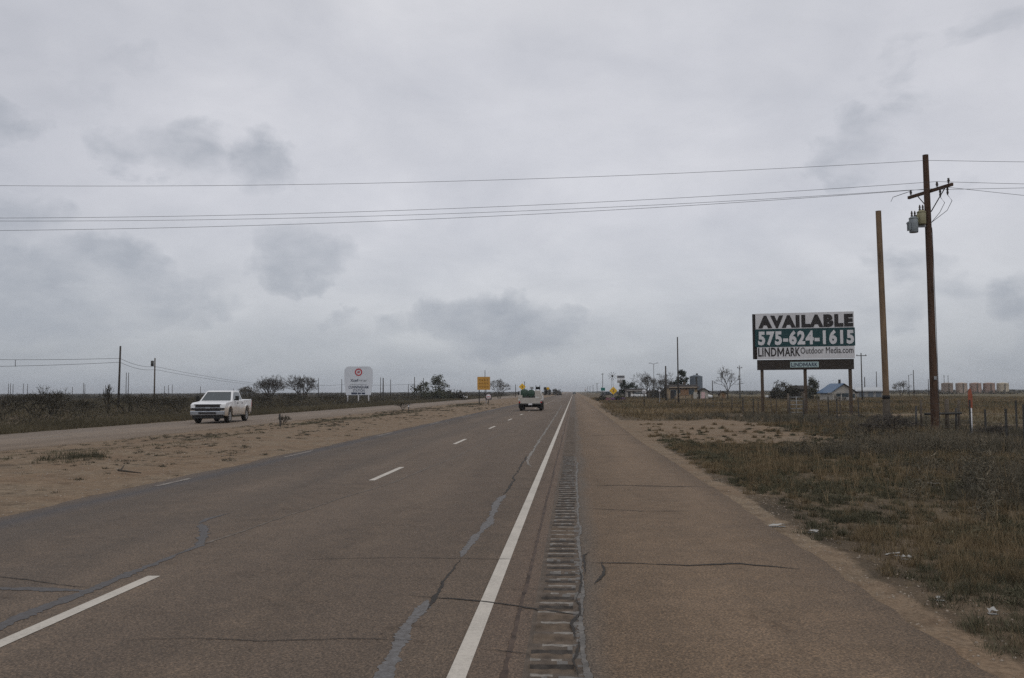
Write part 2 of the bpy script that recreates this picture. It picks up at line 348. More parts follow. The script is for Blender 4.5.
class MB:
    def __init__(s): s.v = []; s.f = []; s.smooth = []
    def add(s, vs, fs, sm=False):
        k = len(s.v); s.v += [tuple(v) for v in vs]; s.f += [tuple(i + k for i in f) for f in fs]; s.smooth += [sm] * len(fs)
        return s
    def box(s, c, size, rz=0, taper=1.0, rot=None):
        x, y, z = (q / 2 for q in size)
        vs = [(-x, -y, -z), (x, -y, -z), (x, y, -z), (-x, y, -z), (-x * taper, -y * taper, z), (x * taper, -y * taper, z), (x * taper, y * taper, z), (-x * taper, y * taper, z)]
        mt = rot or Matrix.Rotation(rz, 3, 'Z')
        return s.add([Vector(c) + mt @ Vector(v) for v in vs], [(3, 2, 1, 0), (4, 5, 6, 7), (0, 1, 5, 4), (1, 2, 6, 5), (2, 3, 7, 6), (3, 0, 4, 7)])
    def tube(s, p0, p1, r0, r1=None, n=8, cap=True):
        r1 = r0 if r1 is None else r1
        p0, p1 = Vector(p0), Vector(p1); d = (p1 - p0).normalized()
        a = d.orthogonal().normalized(); b = d.cross(a)
        vs = []
        for p, r in ((p0, r0), (p1, r1)):
            for i in range(n):
                t = 2 * PI * i / n; vs.append(p + (a * math.cos(t) + b * math.sin(t)) * r)
        s.add(vs, [(i, (i + 1) % n, n + (i + 1) % n, n + i) for i in range(n)], n > 5)
        if cap: s.add(vs[:n], [tuple(range(n - 1, -1, -1))]); s.add(vs[n:], [tuple(range(n))])
        return s
    def path(s, pts, r, n=5):
        pts = [Vector(p) for p in pts]; rings = []
        for i, p in enumerate(pts):
            d = (pts[min(i + 1, len(pts) - 1)] - pts[max(i - 1, 0)]).normalized()
            a = d.cross(Vector((0, 0, 1)));  a = a.normalized() if a.length > 1e-4 else d.orthogonal().normalized()
            b = d.cross(a); rr = r[i] if isinstance(r, (list, tuple)) else r
            rings.append([p + (a * math.cos(2 * PI * k / n) + b * math.sin(2 * PI * k / n)) * rr for k in range(n)])
        vs = [v for q in rings for v in q]
        return s.add(vs, [(i * n + k, i * n + (k + 1) % n, (i + 1) * n + (k + 1) % n, (i + 1) * n + k) for i in range(len(pts) - 1) for k in range(n)], True)
    def lathe(s, prof, c=(0, 0, 0), n=16, axis='Z'):
        vs = []
        for r, z in prof:
            for i in range(n):
                t = 2 * PI * i / n; x, y = r * math.cos(t), r * math.sin(t)
                v = (x, y, z) if axis == 'Z' else ((z, x, y) if axis == 'X' else (x, z, y))
                vs.append((v[0] + c[0], v[1] + c[1], v[2] + c[2]))
        fs = [(j * n + i, j * n + (i + 1) % n, (j + 1) * n + (i + 1) % n, (j + 1) * n + i) for j in range(len(prof) - 1) for i in range(n)]
        if axis == 'Y': fs = [tuple(reversed(f)) for f in fs]
        return s.add(vs, fs, True)
    def prism(s, poly, x0, x1, plane='YZ', inset=0.0):
        n = len(poly)
        def P(a, b, k): return (k, a, b) if plane == 'YZ' else ((a, k, b) if plane == 'XZ' else (a, b, k))
        vs = [P(a, b, x0) for a, b in poly] + [P(a, b, x1) for a, b in poly]
        return s.add(vs, [tuple(range(n - 1, -1, -1)), tuple(range(n, 2 * n))] + [(i, (i + 1) % n, n + (i + 1) % n, n + i) for i in range(n)])
    def build(s, name, m, parent=None, bevel=0.0, fix=True):
        me = bpy.data.meshes.new(name)
        me.from_pydata(s.v, [], s.f)
        me.polygons.foreach_set('use_smooth', s.smooth)
        if fix or bevel:
            bm = bmesh.new(); bm.from_mesh(me)
            bmesh.ops.remove_doubles(bm, verts=bm.verts, dist=1e-5)
            if bevel:
                ed = [e for e in bm.edges if len(e.link_faces) == 2 and e.calc_face_angle(0) > .5]
                bmesh.ops.bevel(bm, geom=ed, offset=bevel, segments=2, affect='EDGES', profile=.6)
            bmesh.ops.recalc_face_normals(bm, faces=bm.faces)
            bm.to_mesh(me); bm.free()
        me.update()
        return link(name, me, m, parent)

def copy_tree(o, loc=None, rz=None, label=None):
    c = o.copy(); C.objects.link(c)
    if loc is not None: c.location = loc
    if rz is not None: c.rotation_euler = (0, 0, rz)
    if label: c['label'] = label
    for ch in list(o.children):
        d = ch.copy(); C.objects.link(d); d.parent = c
        for g in list(ch.children):
            e = g.copy(); C.objects.link(e); e.parent = d
    return c

def fast(name, V, F, m, rnd=None, parent=None):
    me = bpy.data.meshes.new(name)
    V = np.ascontiguousarray(V, dtype=np.float32).reshape(-1, 3); F = np.ascontiguousarray(F, dtype=np.int32)
    k = F.shape[1]
    me.vertices.add(len(V)); me.vertices.foreach_set('co', V.ravel())
    me.loops.add(F.size); me.loops.foreach_set('vertex_index', F.ravel())
    me.polygons.add(len(F)); me.polygons.foreach_set('loop_start', np.arange(0, F.size, k, dtype=np.int32))
    me.update(calc_edges=True)
    if rnd is not None:
        a = me.attributes.new('rnd', 'FLOAT', 'POINT'); a.data.foreach_set('value', np.ascontiguousarray(rnd, dtype=np.float32))
    return link(name, me, m, parent)

TAB = rng.random((256, 256))
def vnoise(x, y, s=1.0):
    x = np.asarray(x) * s + 300; y = np.asarray(y) * s + 300
    xi = np.floor(x).astype(int); yi = np.floor(y).astype(int); fx = x - xi; fy = y - yi
    fx = fx * fx * (3 - 2 * fx); fy = fy * fy * (3 - 2 * fy)
    g = lambda a, b: TAB[a % 256, b % 256]
    return (g(xi, yi) * (1 - fx) + g(xi + 1, yi) * fx) * (1 - fy) + (g(xi, yi + 1) * (1 - fx) + g(xi + 1, yi + 1) * fx) * fy
def fbm(x, y, s=1.0): return (vnoise(x, y, s) + .5 * vnoise(x, y, s * 2.1) + .25 * vnoise(x, y, s * 4.3)) / 1.75
def smooth(a, b, x):
    t = np.clip((x - a) / (b - a), 0, 1); return t * t * (3 - 2 * t)

# lateral layout (metres from the camera, +X right of the road axis)
XE_L, XE_R = -8.2, 2.52           # paved edges
RUM0, RUM1 = -.335, .055             # rumble strip
XO_N, XO_F = -17.6, -24.8          # opposite carriageway

def edge_r(y):                     # the paved edge wanders and narrows far ahead
    y = np.asarray(y, dtype=float)
    return XE_R - .22 * smooth(14, 34, y) + .05 * np.sin(y * .9) * 0 + (vnoise(y * 0, y, .5) - .5) * .06 + (vnoise(y * 0 + 9, y, 2.6) - .5) * .07 + (vnoise(y * 0 + 5, y, 7.) - .5) * .05
def edge_l(y):
    y = np.asarray(y, dtype=float)
    return XE_L + (vnoise(y * 0 + 4, y, .7) - .5) * .25 + (vnoise(y * 0 + 2, y, 4.) - .5) * .08

def ground_z(x, y):
    x = np.asarray(x, dtype=float); y = np.asarray(y, dtype=float)
    near = np.exp(-np.maximum(y, 0) / 160.)
    z = np.full(np.broadcast(x, y).shape, -.03)
    z = z + (fbm(x, y, .8) - .5) * .10 * near + (fbm(x + 50, y, .18) - .5) * .16 * near
    # right: a shallow ditch then level ground
    z = z - .10 * smooth(3.2, 5.5, x) * near + .16 * smooth(7, 12, x) * near
    # median slightly raised in its middle
    z = z + .12 * np.exp(-((x + 13) / 3.2) ** 2)
    # beside and below the pavements
    z = np.where((x > 1.9) & (x < 3.2), -.035 + (z + .035) * .35 - .0, z)
    road = ((x < 1.9) & (x > XE_L + .35)) | ((x < XO_N - .3) & (x > XO_F + .3))
    z = np.where(road, -.16, z)
    z = np.where((np.abs(x - XE_L) < .5) | (np.abs(x - XO_N) < .5) | (np.abs(x - XO_F) < .5), np.minimum(z, -.012), z)
    return z

def bare_at(x, y):
    x = np.asarray(x, dtype=float); y = np.asarray(y, dtype=float)
    b = np.zeros(np.broadcast(x, y).shape)
    b = np.maximum(b, 1.05 * (1 - smooth(2.72, 3.05, x + (fbm(x, y, .6) - .5) * .35)) * (x > 0))                     # sand along the shoulder
    med = (x < XE_L + 1) & (x > XO_N - 1)
    b = np.where(med, .95 - .30 * np.exp(-((x + 14.4) / 2.2) ** 2) * smooth(.38, .6, fbm(x * 1.6, y * .5, .3)) - .25 * smooth(.5, .7, fbm(x * 1.2, y * .8, .9)), b)
    # driveway to the gate
    drive = smooth(27, 33, y - .15 * x) * (1 - smooth(52, 57, y - .25 * x)) * (1 - smooth(8.5, 11.5, x)) * (x > 0)
    b = np.maximum(b, drive * (.66 + .45 * vnoise(x * .7, y * 1.2, .5)))
    path = np.exp(-((y - 62 - (x - 12) * .2) / 2.0) ** 2) * smooth(9, 11, x) * (1 - smooth(30, 34, x))
    b = np.maximum(b, path * .7)
    tr = np.exp(-((y - 44.5 + (x - 14) * .05) / .9) ** 2) * smooth(12.5, 14, x)
    b = np.maximum(b, tr * 1.0)
    b = np.maximum(b, .8 * smooth(90, 130, y) * (1 - smooth(3.5, 5.5, x)) * (x > 0))
    b = np.maximum(b, .6 * (1 - smooth(.5, 1.5, np.abs(x - XO_F))))
    return b
def tone_at(x, y):
    x = np.asarray(x, dtype=float); y = np.asarray(y, dtype=float)
    r = smooth(13.5, 17, x) * .95 + .25 * smooth(3, 6, x)
    l = (1 - smooth(-31, -28, x)) * 0 + .75 * ((x < XO_F) & (x > -29.5))
    return np.clip(r + l, 0, 1) * np.where(np.abs(x) > 400, .6, 1)

# ------------------------------------------------------------------ the ground
def axis_pts(a):
    return np.array(sorted(set(np.round(np.concatenate(a), 4))))
gx = axis_pts([np.arange(-32, 2, .6), np.arange(1.5, 16, .3), np.arange(16, 40, .9), np.geomspace(40, 9000, 40), -np.geomspace(32, 9000, 42)])
gy = axis_pts([np.arange(-6, 20, .4), np.arange(20, 75, .75), np.arange(75, 160, 2.), np.geomspace(160, 12000, 50), -np.geomspace(6, 400, 8)])
GX, GY = np.meshgrid(gx, gy)
V = np.stack([GX, GY, ground_z(GX, GY)], -1).reshape(-1, 3)
nx, ny = len(gx), len(gy)
I, J = np.meshgrid(np.arange(nx - 1), np.arange(ny - 1)); a = (J * nx + I).ravel()
g = fast('ground', V, np.stack([a, a + 1, a + nx + 1, a + nx], 1), 'soil')
for nm, fn in (('bare', bare_at), ('tone', tone_at)):
    at = g.data.attributes.new(nm, 'FLOAT', 'POINT'); at.data.foreach_set('value', fn(V[:, 0], V[:, 1]).astype(np.float32))
g.data.polygons.foreach_set('use_smooth', [True] * len(g.data.polygons))
tag(g, kind='structure')

def ribbon(name, xl, xr, ys, z, m, parent=None, skirt=.12, crown=0.0, nxs=2):
    """a paved slab with turned-down edges"""
    ys = np.asarray(ys, float); xl = xl(ys) if callable(xl) else np.full(len(ys), xl); xr = xr(ys) if callable(xr) else np.full(len(ys), xr)
    cols = [(xl - .02, -skirt)] if skirt else []
    cols += [(xl + (xr - xl) * k / (nxs - 1), 0) for k in range(nxs)]
    if skirt: cols += [(xr + .02, -skirt)]
    Vv = np.stack([np.stack([cx, ys, np.full(len(ys), z + cz)], -1) for cx, cz in cols], 1).reshape(-1, 3)
    k = len(cols); I, J = np.meshgrid(np.arange(k - 1), np.arange(len(ys) - 1)); a = (J * k + I).ravel()
    return fast(name, Vv, np.stack([a, a + 1, a + k + 1, a + k], 1), m, None, parent)
yy = axis_pts([np.arange(-8, 40, .12), np.arange(40, 120, 1.), np.geomspace(120, 9000, 60)])
road = tag(ribbon('road', edge_l, RUM0, yy, 0.0, 'asphalt', nxs=3), kind='structure')
shoulder = tag(ribbon('road_shoulder', RUM1, edge_r, yy, 0.0, 'shoulder'), kind='structure')
oy = axis_pts([np.arange(-20, 120, .8), np.geomspace(120, 9000, 60)])
opp = tag(ribbon('opposite_road', lambda y: XO_F + (vnoise(y * 0 + 1, y, .6) - .5) * .3, lambda y: XO_N + (vnoise(y * 0 + 5, y, .6) - .5) * .5, oy, 0.0, 'old_road'), kind='structure')

# rumble strip: milled grooves, real relief; cells of worn crest, dark wall bands and dirt
RP = .315
pts = [(-8., 0., 0)]
ky = 3.0
while ky < 60:
    j = random.uniform(-.02, .02); dp = random.uniform(.012, .022)
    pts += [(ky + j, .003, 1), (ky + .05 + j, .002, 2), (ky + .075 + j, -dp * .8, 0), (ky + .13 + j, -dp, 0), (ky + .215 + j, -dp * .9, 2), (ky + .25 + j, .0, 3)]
    ky += RP
pts += [(q, 0., 0) for q in np.geomspace(61, 9000, 30)]
pts = [p for i, p in enumerate(pts) if i == 0 or p[0] > pts[i - 1][0] + .001]
Y = np.array([p[0] for p in pts]); Z = np.array([p[1] for p in pts]); T = np.array([p[2] for p in pts])
xs_ = [RUM0, RUM0 + .035] + list(np.linspace(RUM0 + .05, RUM1 - .06, 9)) + [RUM1 - .035, RUM1]
cols = [(x_, 0 if i in (0, len(xs_) - 1) else (.25 if i in (1, len(xs_) - 2) else 1)) for i, x_ in enumerate(xs_)]
jit = (vnoise(Y * 0, Y * .5, 3.) - .5) * .04
Vv = np.stack([np.stack([np.full(len(Y), cx) + (jit if 0 < i < len(cols) - 1 else 0), Y + (rng.random(len(Y)) - .5) * .018 * (0 < i < len(cols) - 1) * (Y < 60), Z * s_ + (rng.random(len(Y)) - .5) * .005 * (0 < i < len(cols) - 1)], -1) for i, (cx, s_) in enumerate(cols)], 1).reshape(-1, 3)
kk = len(cols); I, J = np.meshgrid(np.arange(kk - 1), np.arange(len(Y) - 1)); a = (J * kk + I).ravel()
rum = fast('rumble_strip', Vv, np.stack([a, a + 1, a + kk + 1, a + kk], 1), 'rumble')
for m_ in ('rumble_worn', 'rumble_dark', 'rumble_margin', 'rumble_dirt'): rum.data.materials.append(M[m_])
Ii, Jj = I.ravel(), J.ravel(); yc = Y[Jj]; inside = (Ii >= 2) & (Ii < kk - 3)
nz = vnoise(Ii * .45, Jj * 1.7, 1.0); nz2 = vnoise(Ii * .9, Jj * .9 + 7, 1.0); fill = vnoise(yc * 0, yc, .45)
mi = np.zeros(len(Ii), int)
near = yc < 24
mi[inside & near & (T[Jj] == 0)] = 4
mi[inside & near & (T[Jj] == 1) & (nz > .34)] = 1
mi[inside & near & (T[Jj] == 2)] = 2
mi[inside & near & (T[Jj] == 3) & (nz2 > .62)] = 3
mi[inside & near & (fill > .8) & (T[Jj] != 1)] = 4
mi[(Ii >= kk - 3) & near & (nz > .58)] = 3
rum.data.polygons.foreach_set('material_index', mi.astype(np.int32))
tag(rum, kind='structure')

def stripe(name, pts, w, z, m, parent, jag=.0, seed=0, vary=.3):
    """flat band of width w along points, as a sheet just above the paving; jag > 0 breaks it into a ragged line"""
    pts = [Vector((p[0], p[1], 0)) for p in pts]
    rr = random.Random(seed); dense = []
    step = (.035 if pts[0].y < 14 else .10) if jag else 1.5
    for p, q in zip(pts, pts[1:]):
        n = min(max(1, int((q - p).length / step)), 500)
        dense += [p.lerp(q, i / n) for i in range(n)]
    dense.append(pts[-1])
    L, vs = len(dense), []
    off = [0.0] * L
    if jag:                                  # octaves of bounded wander
        for per, amp in ((1.2, 1.6), (.45, 1.0), (.16, .6), (.06, .3)):
            k = max(2, int(per / step)); kn = [rr.uniform(-1, 1) for _ in range(L // k + 3)]
            for i in range(L):
                t = i / k; a = int(t); f = t - a; f = f * f * (3 - 2 * f); off[i] += (kn[a] * (1 - f) + kn[a + 1] * f) * amp * jag
    wk = [rr.uniform(0, 1) for _ in range(L // 4 + 3)]; wl = [rr.uniform(0, 1) for _ in range(L // 17 + 3)]
    for i, p in enumerate(dense):
        d = dense[min(i + 1, L - 1)] - dense[max(i - 1, 0)]; nrm = Vector((-d.y, d.x, 0)).normalized()
        if jag:
            t = i / 4; a = int(t); f = t - a; u = wk[a] * (1 - f) + wk[a + 1] * f
            t = i / 17; a = int(t); f = t - a; u2 = wl[a] * (1 - f) + wl[a + 1] * f
            ww = w * (1 - vary + vary * 2 * (.45 * u + .55 * u2)) * min(1, .15 + i * .12, .15 + (L - 1 - i) * .12)
        else: ww = w
        for s in (-.5, .5):
            e = rr.uniform(-.16, .16) * ww if jag else 0
            q = p + nrm * (off[i] + ww * s + e); vs.append((q.x, q.y, z))
    fs = [(2 * i, 2 * i + 1, 2 * i + 3, 2 * i + 2) for i in range(L - 1)]
    return MB().add(vs, fs).build(name, m, parent)

# markings
stripe('edge_line', [(-.735, -8), (-.735, 60), (-.735, 400), (-.735, 4000)], .118, .004, 'paint', road)
XLANE = -4.03
for k in range(-1, 40):
    y0 = 5.2 + 12.2 * k
    stripe('lane_dash', [(XLANE, y0), (XLANE, y0 + 3.1)], .125, .004, 'paint', road)
for y0, L in ((16.2, 1.5), (23.6, 2.6), (35, 3), (48, 3.5), (62, 5), (80, 8), (-2, 3)):
    stripe('faded_edge_line', [(-7.88, y0), (-7.88, y0 + L)], .11, .004, 'paint_old', road)
for k in range(0, 12):
    stripe('lane_dash', [(-21.2, 33 + 12.2 * k), (-21.2, 36 + 12.2 * k)], .13, .004, 'paint_old', opp)
def gp(*q): return [G(px, py) for px, py in q]
SEAL = [([(372, 690), (398, 650), (414, 618), (428, 600)], .10, 'seal', 1), ([(462, 557), (474, 541), (488, 522), (498, 502), (505, 495)], .10, 'seal', 2),
        ([(531, 467), (528, 464), (527, 461), (535, 447), (545, 432), (556, 415), (562, 405)], .07, 'seal_pale', 3),
        ([(-30, 640), (30, 612), (90, 590), (130, 573), (175, 555), (199, 546), (203, 534), (200, 524)], .10, 'seal_dim', 4), ([(200, 524), (208, 519), (232, 513)], .06, 'seal_dim', 5),
        ([(-20, 588), (50, 590), (92, 592)], .09, 'seal_dim', 6)]
for q, w, m_, sd_ in SEAL:
    stripe('crack_seal', gp(*q), w, .0024 + .0002 * sd_, m_, road if q[0][0] < 580 else shoulder, .013, sd_, .75)
stripe('crack_seal', [(.045, 3), (.05, 5), (.04, 7), (.055, 9), (.05, 12), (.04, 16), (.05, 22)], .03, .0028, 'rumble_margin', shoulder, .012, 8, .8)
stripe('seam', gp((200, 546), (260, 525), (330, 502), (395, 482), (460, 455), (520, 424)), .035, .0035, 'seam', road, .010, 15, .8)
CR = [([(424, 610), (436, 596), (447, 580), (460, 560)], .035, 21, 0), ([(505, 495), (512, 482), (520, 467), (528, 455)], .03, 22, 0), ([(405, 596), (470, 601), (520, 607), (585, 617)], .022, 23, 0),
      ([(592, 563), (640, 564), (690, 566), (740, 564), (800, 569)], .035, 24, 1), ([(583, 485), (640, 486), (700, 487), (722, 488)], .055, 25, 1), ([(583, 457), (640, 457)], .03, 26, 1), ([(583, 446), (620, 446)], .04, 27, 1),
      ([(584, 508), (640, 511), (690, 511)], .02, 28, 1), ([(585, 575), (583, 556), (590, 552)], .02, 29, 1), ([(120, 640), (190, 638), (260, 641), (330, 639), (420, 640)], .010, 30, 0), ([(583, 436), (640, 434)], .06, 31, 1), ([(583, 422), (622, 422)], .08, 32, 1),
      ([(-20, 575), (60, 585), (95, 588)], .016, 33, 0), ([(480, 650), (540, 655)], .012, 34, 0), ([(300, 560), (400, 558), (520, 560)], .012, 35, 0), ([(560, 560), (590, 562)], .02, 36, 0), ([(600, 562), (604, 575), (596, 585)], .02, 37, 1),
      ([(577, 640), (572, 625), (579, 612), (575, 600), (580, 590), (582, 570)], .016, 38, 1), ([(575, 678), (572, 660), (578, 648), (576, 640)], .016, 39, 1)]
for q, w, sd_, sh in CR:
    stripe('crack', gp(*q), w, .0046 + .0001 * (sd_ - 20), 'crack', shoulder if sh else road, .016, sd_, .9)
stripe('dirt_seam', [(-.44, -5), (-.45, 30), (-.44, 90)], .03, .003, 'dirtseam', road, .006, 41, .6)

# ------------------------------------------------------------------ ground cover
def blades(name, P, H, K, w, rad, lean, m, base_tone=None):
    n = len(P); P = np.repeat(P, K, 0); H = np.repeat(H, K) * rng.uniform(.45, 1.1, n * K)
    T = np.repeat(base_tone if base_tone is not None else rng.random(n), K) * .6 + rng.random(n * K) * .4
    th = rng.uniform(0, 2 * PI, n * K); rr = np.sqrt(rng.random(n * K)) * np.repeat(np.broadcast_to(rad, n), K)
    b = P + np.stack([np.cos(th) * rr, np.sin(th) * rr, np.full(n * K, -.015)], 1)
    ph = rng.uniform(0, 2 * PI, n * K); ln = rng.uniform(.1, lean, n * K) * H
    tip = b + np.stack([np.cos(ph) * ln, np.sin(ph) * ln, H], 1)
    q = rng.uniform(0, PI, n * K); W_ = np.repeat(np.broadcast_to(w, n), K) * .5
    s = np.stack([np.cos(q) * W_, np.sin(q) * W_, np.zeros(n * K)], 1)
    V = np.stack([b - s, b + s, tip], 1).reshape(-1, 3)
    F = np.arange(len(V)).reshape(-1, 3)
    return fast(name, V, F, m, np.repeat(T, 3))
def clump(n, K, P, rx, rz_, size, name, m, tone=None):
    """brush: many small twig-like triangles in each shrub's volume"""
    Pn = np.repeat(P, K, 0); N_ = len(Pn)
    u = rng.normal(size=(N_, 3)); u /= np.linalg.norm(u, axis=1)[:, None]; r = rng.random(N_) ** .45
    RX, RZ = np.repeat(np.broadcast_to(rx, len(P)), K), np.repeat(np.broadcast_to(rz_, len(P)), K)
    c = Pn + np.stack([u[:, 0] * RX, u[:, 1] * RX, np.abs(u[:, 2]) * RZ], 1) * r[:, None]
    SZ = np.repeat(np.broadcast_to(size, len(P)), K)
    d = rng.normal(size=(N_, 3)) * SZ[:, None]; d[:, 2] = np.abs(d[:, 2]) * 1.1
    e = rng.normal(size=(N_, 3)) * SZ[:, None] * .22
    V = np.stack([c - d * .5, c - d * .5 + e, c + d * .5], 1).reshape(-1, 3)
    T = np.repeat(tone if tone is not None else rng.random(len(P)), K) * .55 + rng.random(N_) * .45
    return fast(name, V, np.arange(len(V)).reshape(-1, 3), m, np.repeat(T, 3))
def scatter(n, x0, x1, y0, y1, dens, power=1.0):
    x = rng.uniform(x0, x1, n); u = rng.random(n); y = y0 + (y1 - y0) * u ** power
    keep = rng.random(n) < dens(x, y); x, y = x[keep], y[keep]
    return np.stack([x, y, ground_z(x, y)], 1)
def widths(P, k, lo): return np.maximum(lo, k * P[:, 1] / 880)

def d_low(x, y): return smooth(2.85, 3.4, x + (fbm(x, y, .7) - .5) * 1.0) * (1 - .97 * np.clip(bare_at(x, y) * 1.3, 0, 1)) * (.12 + .88 * smooth(.38, .54, fbm(x + 20, y, .75)))
def mounds(n, x0, x1, y0, y1, dens, k, rad, h, power=1.35):
    Cn = scatter(n, x0, x1, y0, y1, dens, power); r = rng.uniform(.5, 1.3, len(Cn)) * rad * (.6 + .9 * vnoise(Cn[:, 0] + 11, Cn[:, 1], .5))
    o = rng.normal(0, 1, (len(Cn), k, 2)); q = np.repeat(Cn, k, 0); o = o.reshape(-1, 2); rr = np.repeat(r, k)
    x = q[:, 0] + o[:, 0] * rr * .7; y = q[:, 1] + o[:, 1] * rr * .7
    hh = h * np.repeat(rng.uniform(.5, 1.4, len(Cn)), k) * np.exp(-(o ** 2).sum(1) * .35)
    tone = np.clip(np.repeat(.25 * rng.random(len(Cn)) + .75 * fbm(Cn[:, 0], Cn[:, 1], .9), k) + rng.normal(0, .05, len(q)), 0, 1)
    keep = (x > 2.72) | (x < -8.45)
    return np.stack([x, y, ground_z(x, y)], 1)[keep], hh[keep], tone[keep]
P, H, T_ = mounds(17000, 2.8, 13.5, 1.5, 44, d_low, 9, .13, .125)
tag(blades('weeds', P, H, 9, widths(P, .8, .0045), .05, 1.1, 'weed', T_), 'low olive grey weeds mounded across the verge beside the shoulder', 'weeds', kind='stuff')
def d_straw(x, y): return smooth(2.85, 3.3, x + (fbm(x, y, .9) - .5) * .9) * (1 - .95 * np.clip(bare_at(x, y) * 1.3, 0, 1)) * (.15 + .85 * smooth(.45, .60, fbm(x + 70, y + 9, .6)))
P, H, T_ = mounds(13000, 2.8, 14, 1.5, 48, d_straw, 8, .12, .17)
tag(blades('dry_grass', P, H, 9, widths(P, .7, .004), .05, .8, 'straw', T_), 'short straw coloured grass in tufts across the verge', 'grass', kind='stuff')
P = scatter(5200, 3.3, 15, 3, 46, lambda x, y: smooth(3.2, 5, x) * (1 - np.clip(bare_at(x, y) * 1.5, 0, 1)) * (.2 + .8 * smooth(.45, .6, fbm(x + 12, y + 3, .5))), 1.2)
tag(blades('dry_stalks', P, rng.uniform(.18, .5, len(P)), 7, widths(P, .55, .004), .10, .45, 'straw', .5 + .5 * rng.random(len(P))), 'tall pale dead grass stalks standing above the verge weeds', 'grass', kind='stuff')
P = scatter(60000, 2.75, 14, 1.5, 40, lambda x, y: (1 - .8 * np.clip(bare_at(x, y), 0, 1)) * .7, 1.35)
tag(blades('stubble', P, rng.uniform(.015, .05, len(P)), 5, widths(P, .7, .004), .06, 2.2, 'straw', rng.random(len(P))), 'thin dead stubble and litter of stems on the bare verge soil', 'grass', kind='stuff')
def d_tall(x, y): return smooth(6.4, 9.5, x + (fbm(x, y, .3) - .5) * 5 + .06 * (y - 25)) * (1 - np.clip(bare_at(x, y) * 1.5, 0, 1)) * smooth(.30, .48, fbm(x + 33, y, .45)) * (1 - .88 * smooth(29, 36, y))
P = scatter(34000, 6, 20, 9, 62, d_tall, 1.1)
tag(blades('tall_weeds', P, rng.uniform(.14, .48, len(P)) * (.5 + .8 * vnoise(P[:, 0], P[:, 1], .35)), 14, widths(P, .6, .006), .16, .75, 'greyweed', vnoise(P[:, 0], P[:, 1], .5)), 'tall dead grey weeds massed near the utility pole and fence', 'weeds', kind='stuff')
def d_cl(x, y): return smooth(5.5, 9, x + (fbm(x, y, .3) - .5) * 5 + .05 * (y - 25)) * (1 - np.clip(bare_at(x, y) * 1.5, 0, 1)) * smooth(.42, .55, fbm(x + 3, y + 40, .35)) * (1 - .97 * smooth(31, 38, y))
P = scatter(1700, 5, 20, 9, 62, d_cl, 1.1); nP = len(P)
tag(clump(nP, 260, P, rng.uniform(.12, .5, nP), rng.uniform(.2, .80, nP), .05, 'dead_brush', 'greyweed', rng.random(nP)), 'rounded dead brush clumps among the tall weeds on the right', 'brush', kind='stuff')
P = scatter(500, 3.6, 14, 4, 40, lambda x, y: (1 - np.clip(bare_at(x, y) * 1.5, 0, 1)) * smooth(.45, .6, fbm(x + 90, y, .5)), 1.1); nP = len(P)
tag(clump(nP, 260, P, rng.uniform(.10, .28, nP), rng.uniform(.07, .17, nP), .028, 'low_brush', 'weed', rng.random(nP)), 'small dark dry brush clumps on the near verge', 'brush', kind='stuff')
# far right fields and verge beyond the driveway
def d_field(x, y): return (1 - np.clip(bare_at(x, y) * 1.5, 0, 1)) * smooth(2.5, 3.4, x - .004 * y) * (.45 + .65 * smooth(.3, .6, fbm(x, y, .12)))
P = scatter(52000, 2.5, 95, 34, 240, d_field, 1.7)
tag(blades('field_grass', P, rng.uniform(.15, .45, len(P)) * (.35 + .65 * smooth(48, 70, P[:, 1])), 7, widths(P, .7, .012), .35, .8, 'straw', vnoise(P[:, 0], P[:, 1], .15)), 'tawny dry grass across the fenced field on the far side', 'grass', kind='stuff')
P = scatter(8000, 3.5, 90, 46, 240, lambda x, y: (1 - np.clip(bare_at(x, y) * 1.5, 0, 1)) * smooth(.52, .66, fbm(x + 5, y, .12)) * smooth(4, 6, x) * smooth(62, 80, y), 1.4)
tag(blades('field_weeds', P, rng.uniform(.2, .6, len(P)), 9, widths(P, .7, .02), .4, .8, 'weed', vnoise(P[:, 0], P[:, 1], .15)), 'dark weeds dotted through the dry field and along its fence', 'weeds', kind='stuff')
# median
P = scatter(70000, -17.4, -9.0, 6, 140, lambda x, y: smooth(.49, .60, fbm(x * 1.6, y * .4, .42)) * (.34 + .7 *(-((x + 14.2) / 2.3) ** 2)) * smooth(.35, .55, fbm(x * 3, y * 1.5, .9)), 1.2)
tag(blades('median_grass', P, rng.uniform(.02, .10, len(P)), 9, widths(P, .8, .008), .10, 1.3, 'weed', .3 + .7 * vnoise(P[:, 0], P[:, 1], .3)), 'dark dry grass tufts in lines on the sandy median', 'grass', kind='stuff')
def d_med(x, y): return (.10 + .90 * smooth(.48, .60, fbm(x * 1.3 + 8, y * .3, .5))) * smooth(.3, .5, fbm(x * 2, y * .8 + 30, .8)) * (.35 + .65 * np.exp(-((x + 14) / 2.6) ** 2))
P, H, T_ = mounds(9000, -17.4, -8.5, 8, 130, d_med, 6, .13, .07, 1.25)
tag(blades('median_straw', P, H, 8, widths(P, .8, .007), .06, 1.3, 'greyweed', T_), 'flat dead grass remnants scattered over the sandy median', 'grass', kind='stuff')
# left verge: strip of pale grass, then brush
P = scatter(42000, -31, -25.1, 14, 260, lambda x, y: (.5 + .5 * smooth(.3, .6, fbm(x, y, .2))) * smooth(-31, -29.5, x), 1.5)
tag(blades('verge_grass', P, rng.uniform(.16, .42, len(P)), 7, widths(P, .7, .014), .22, .7, 'vergegrass', .75 * vnoise(P[:, 0], P[:, 1], .2)), 'dull straw grass strip beyond the opposite carriageway', 'grass', kind='stuff')

def pts_at(x, y): return np.stack([x, y, ground_z(x, y)], 1)
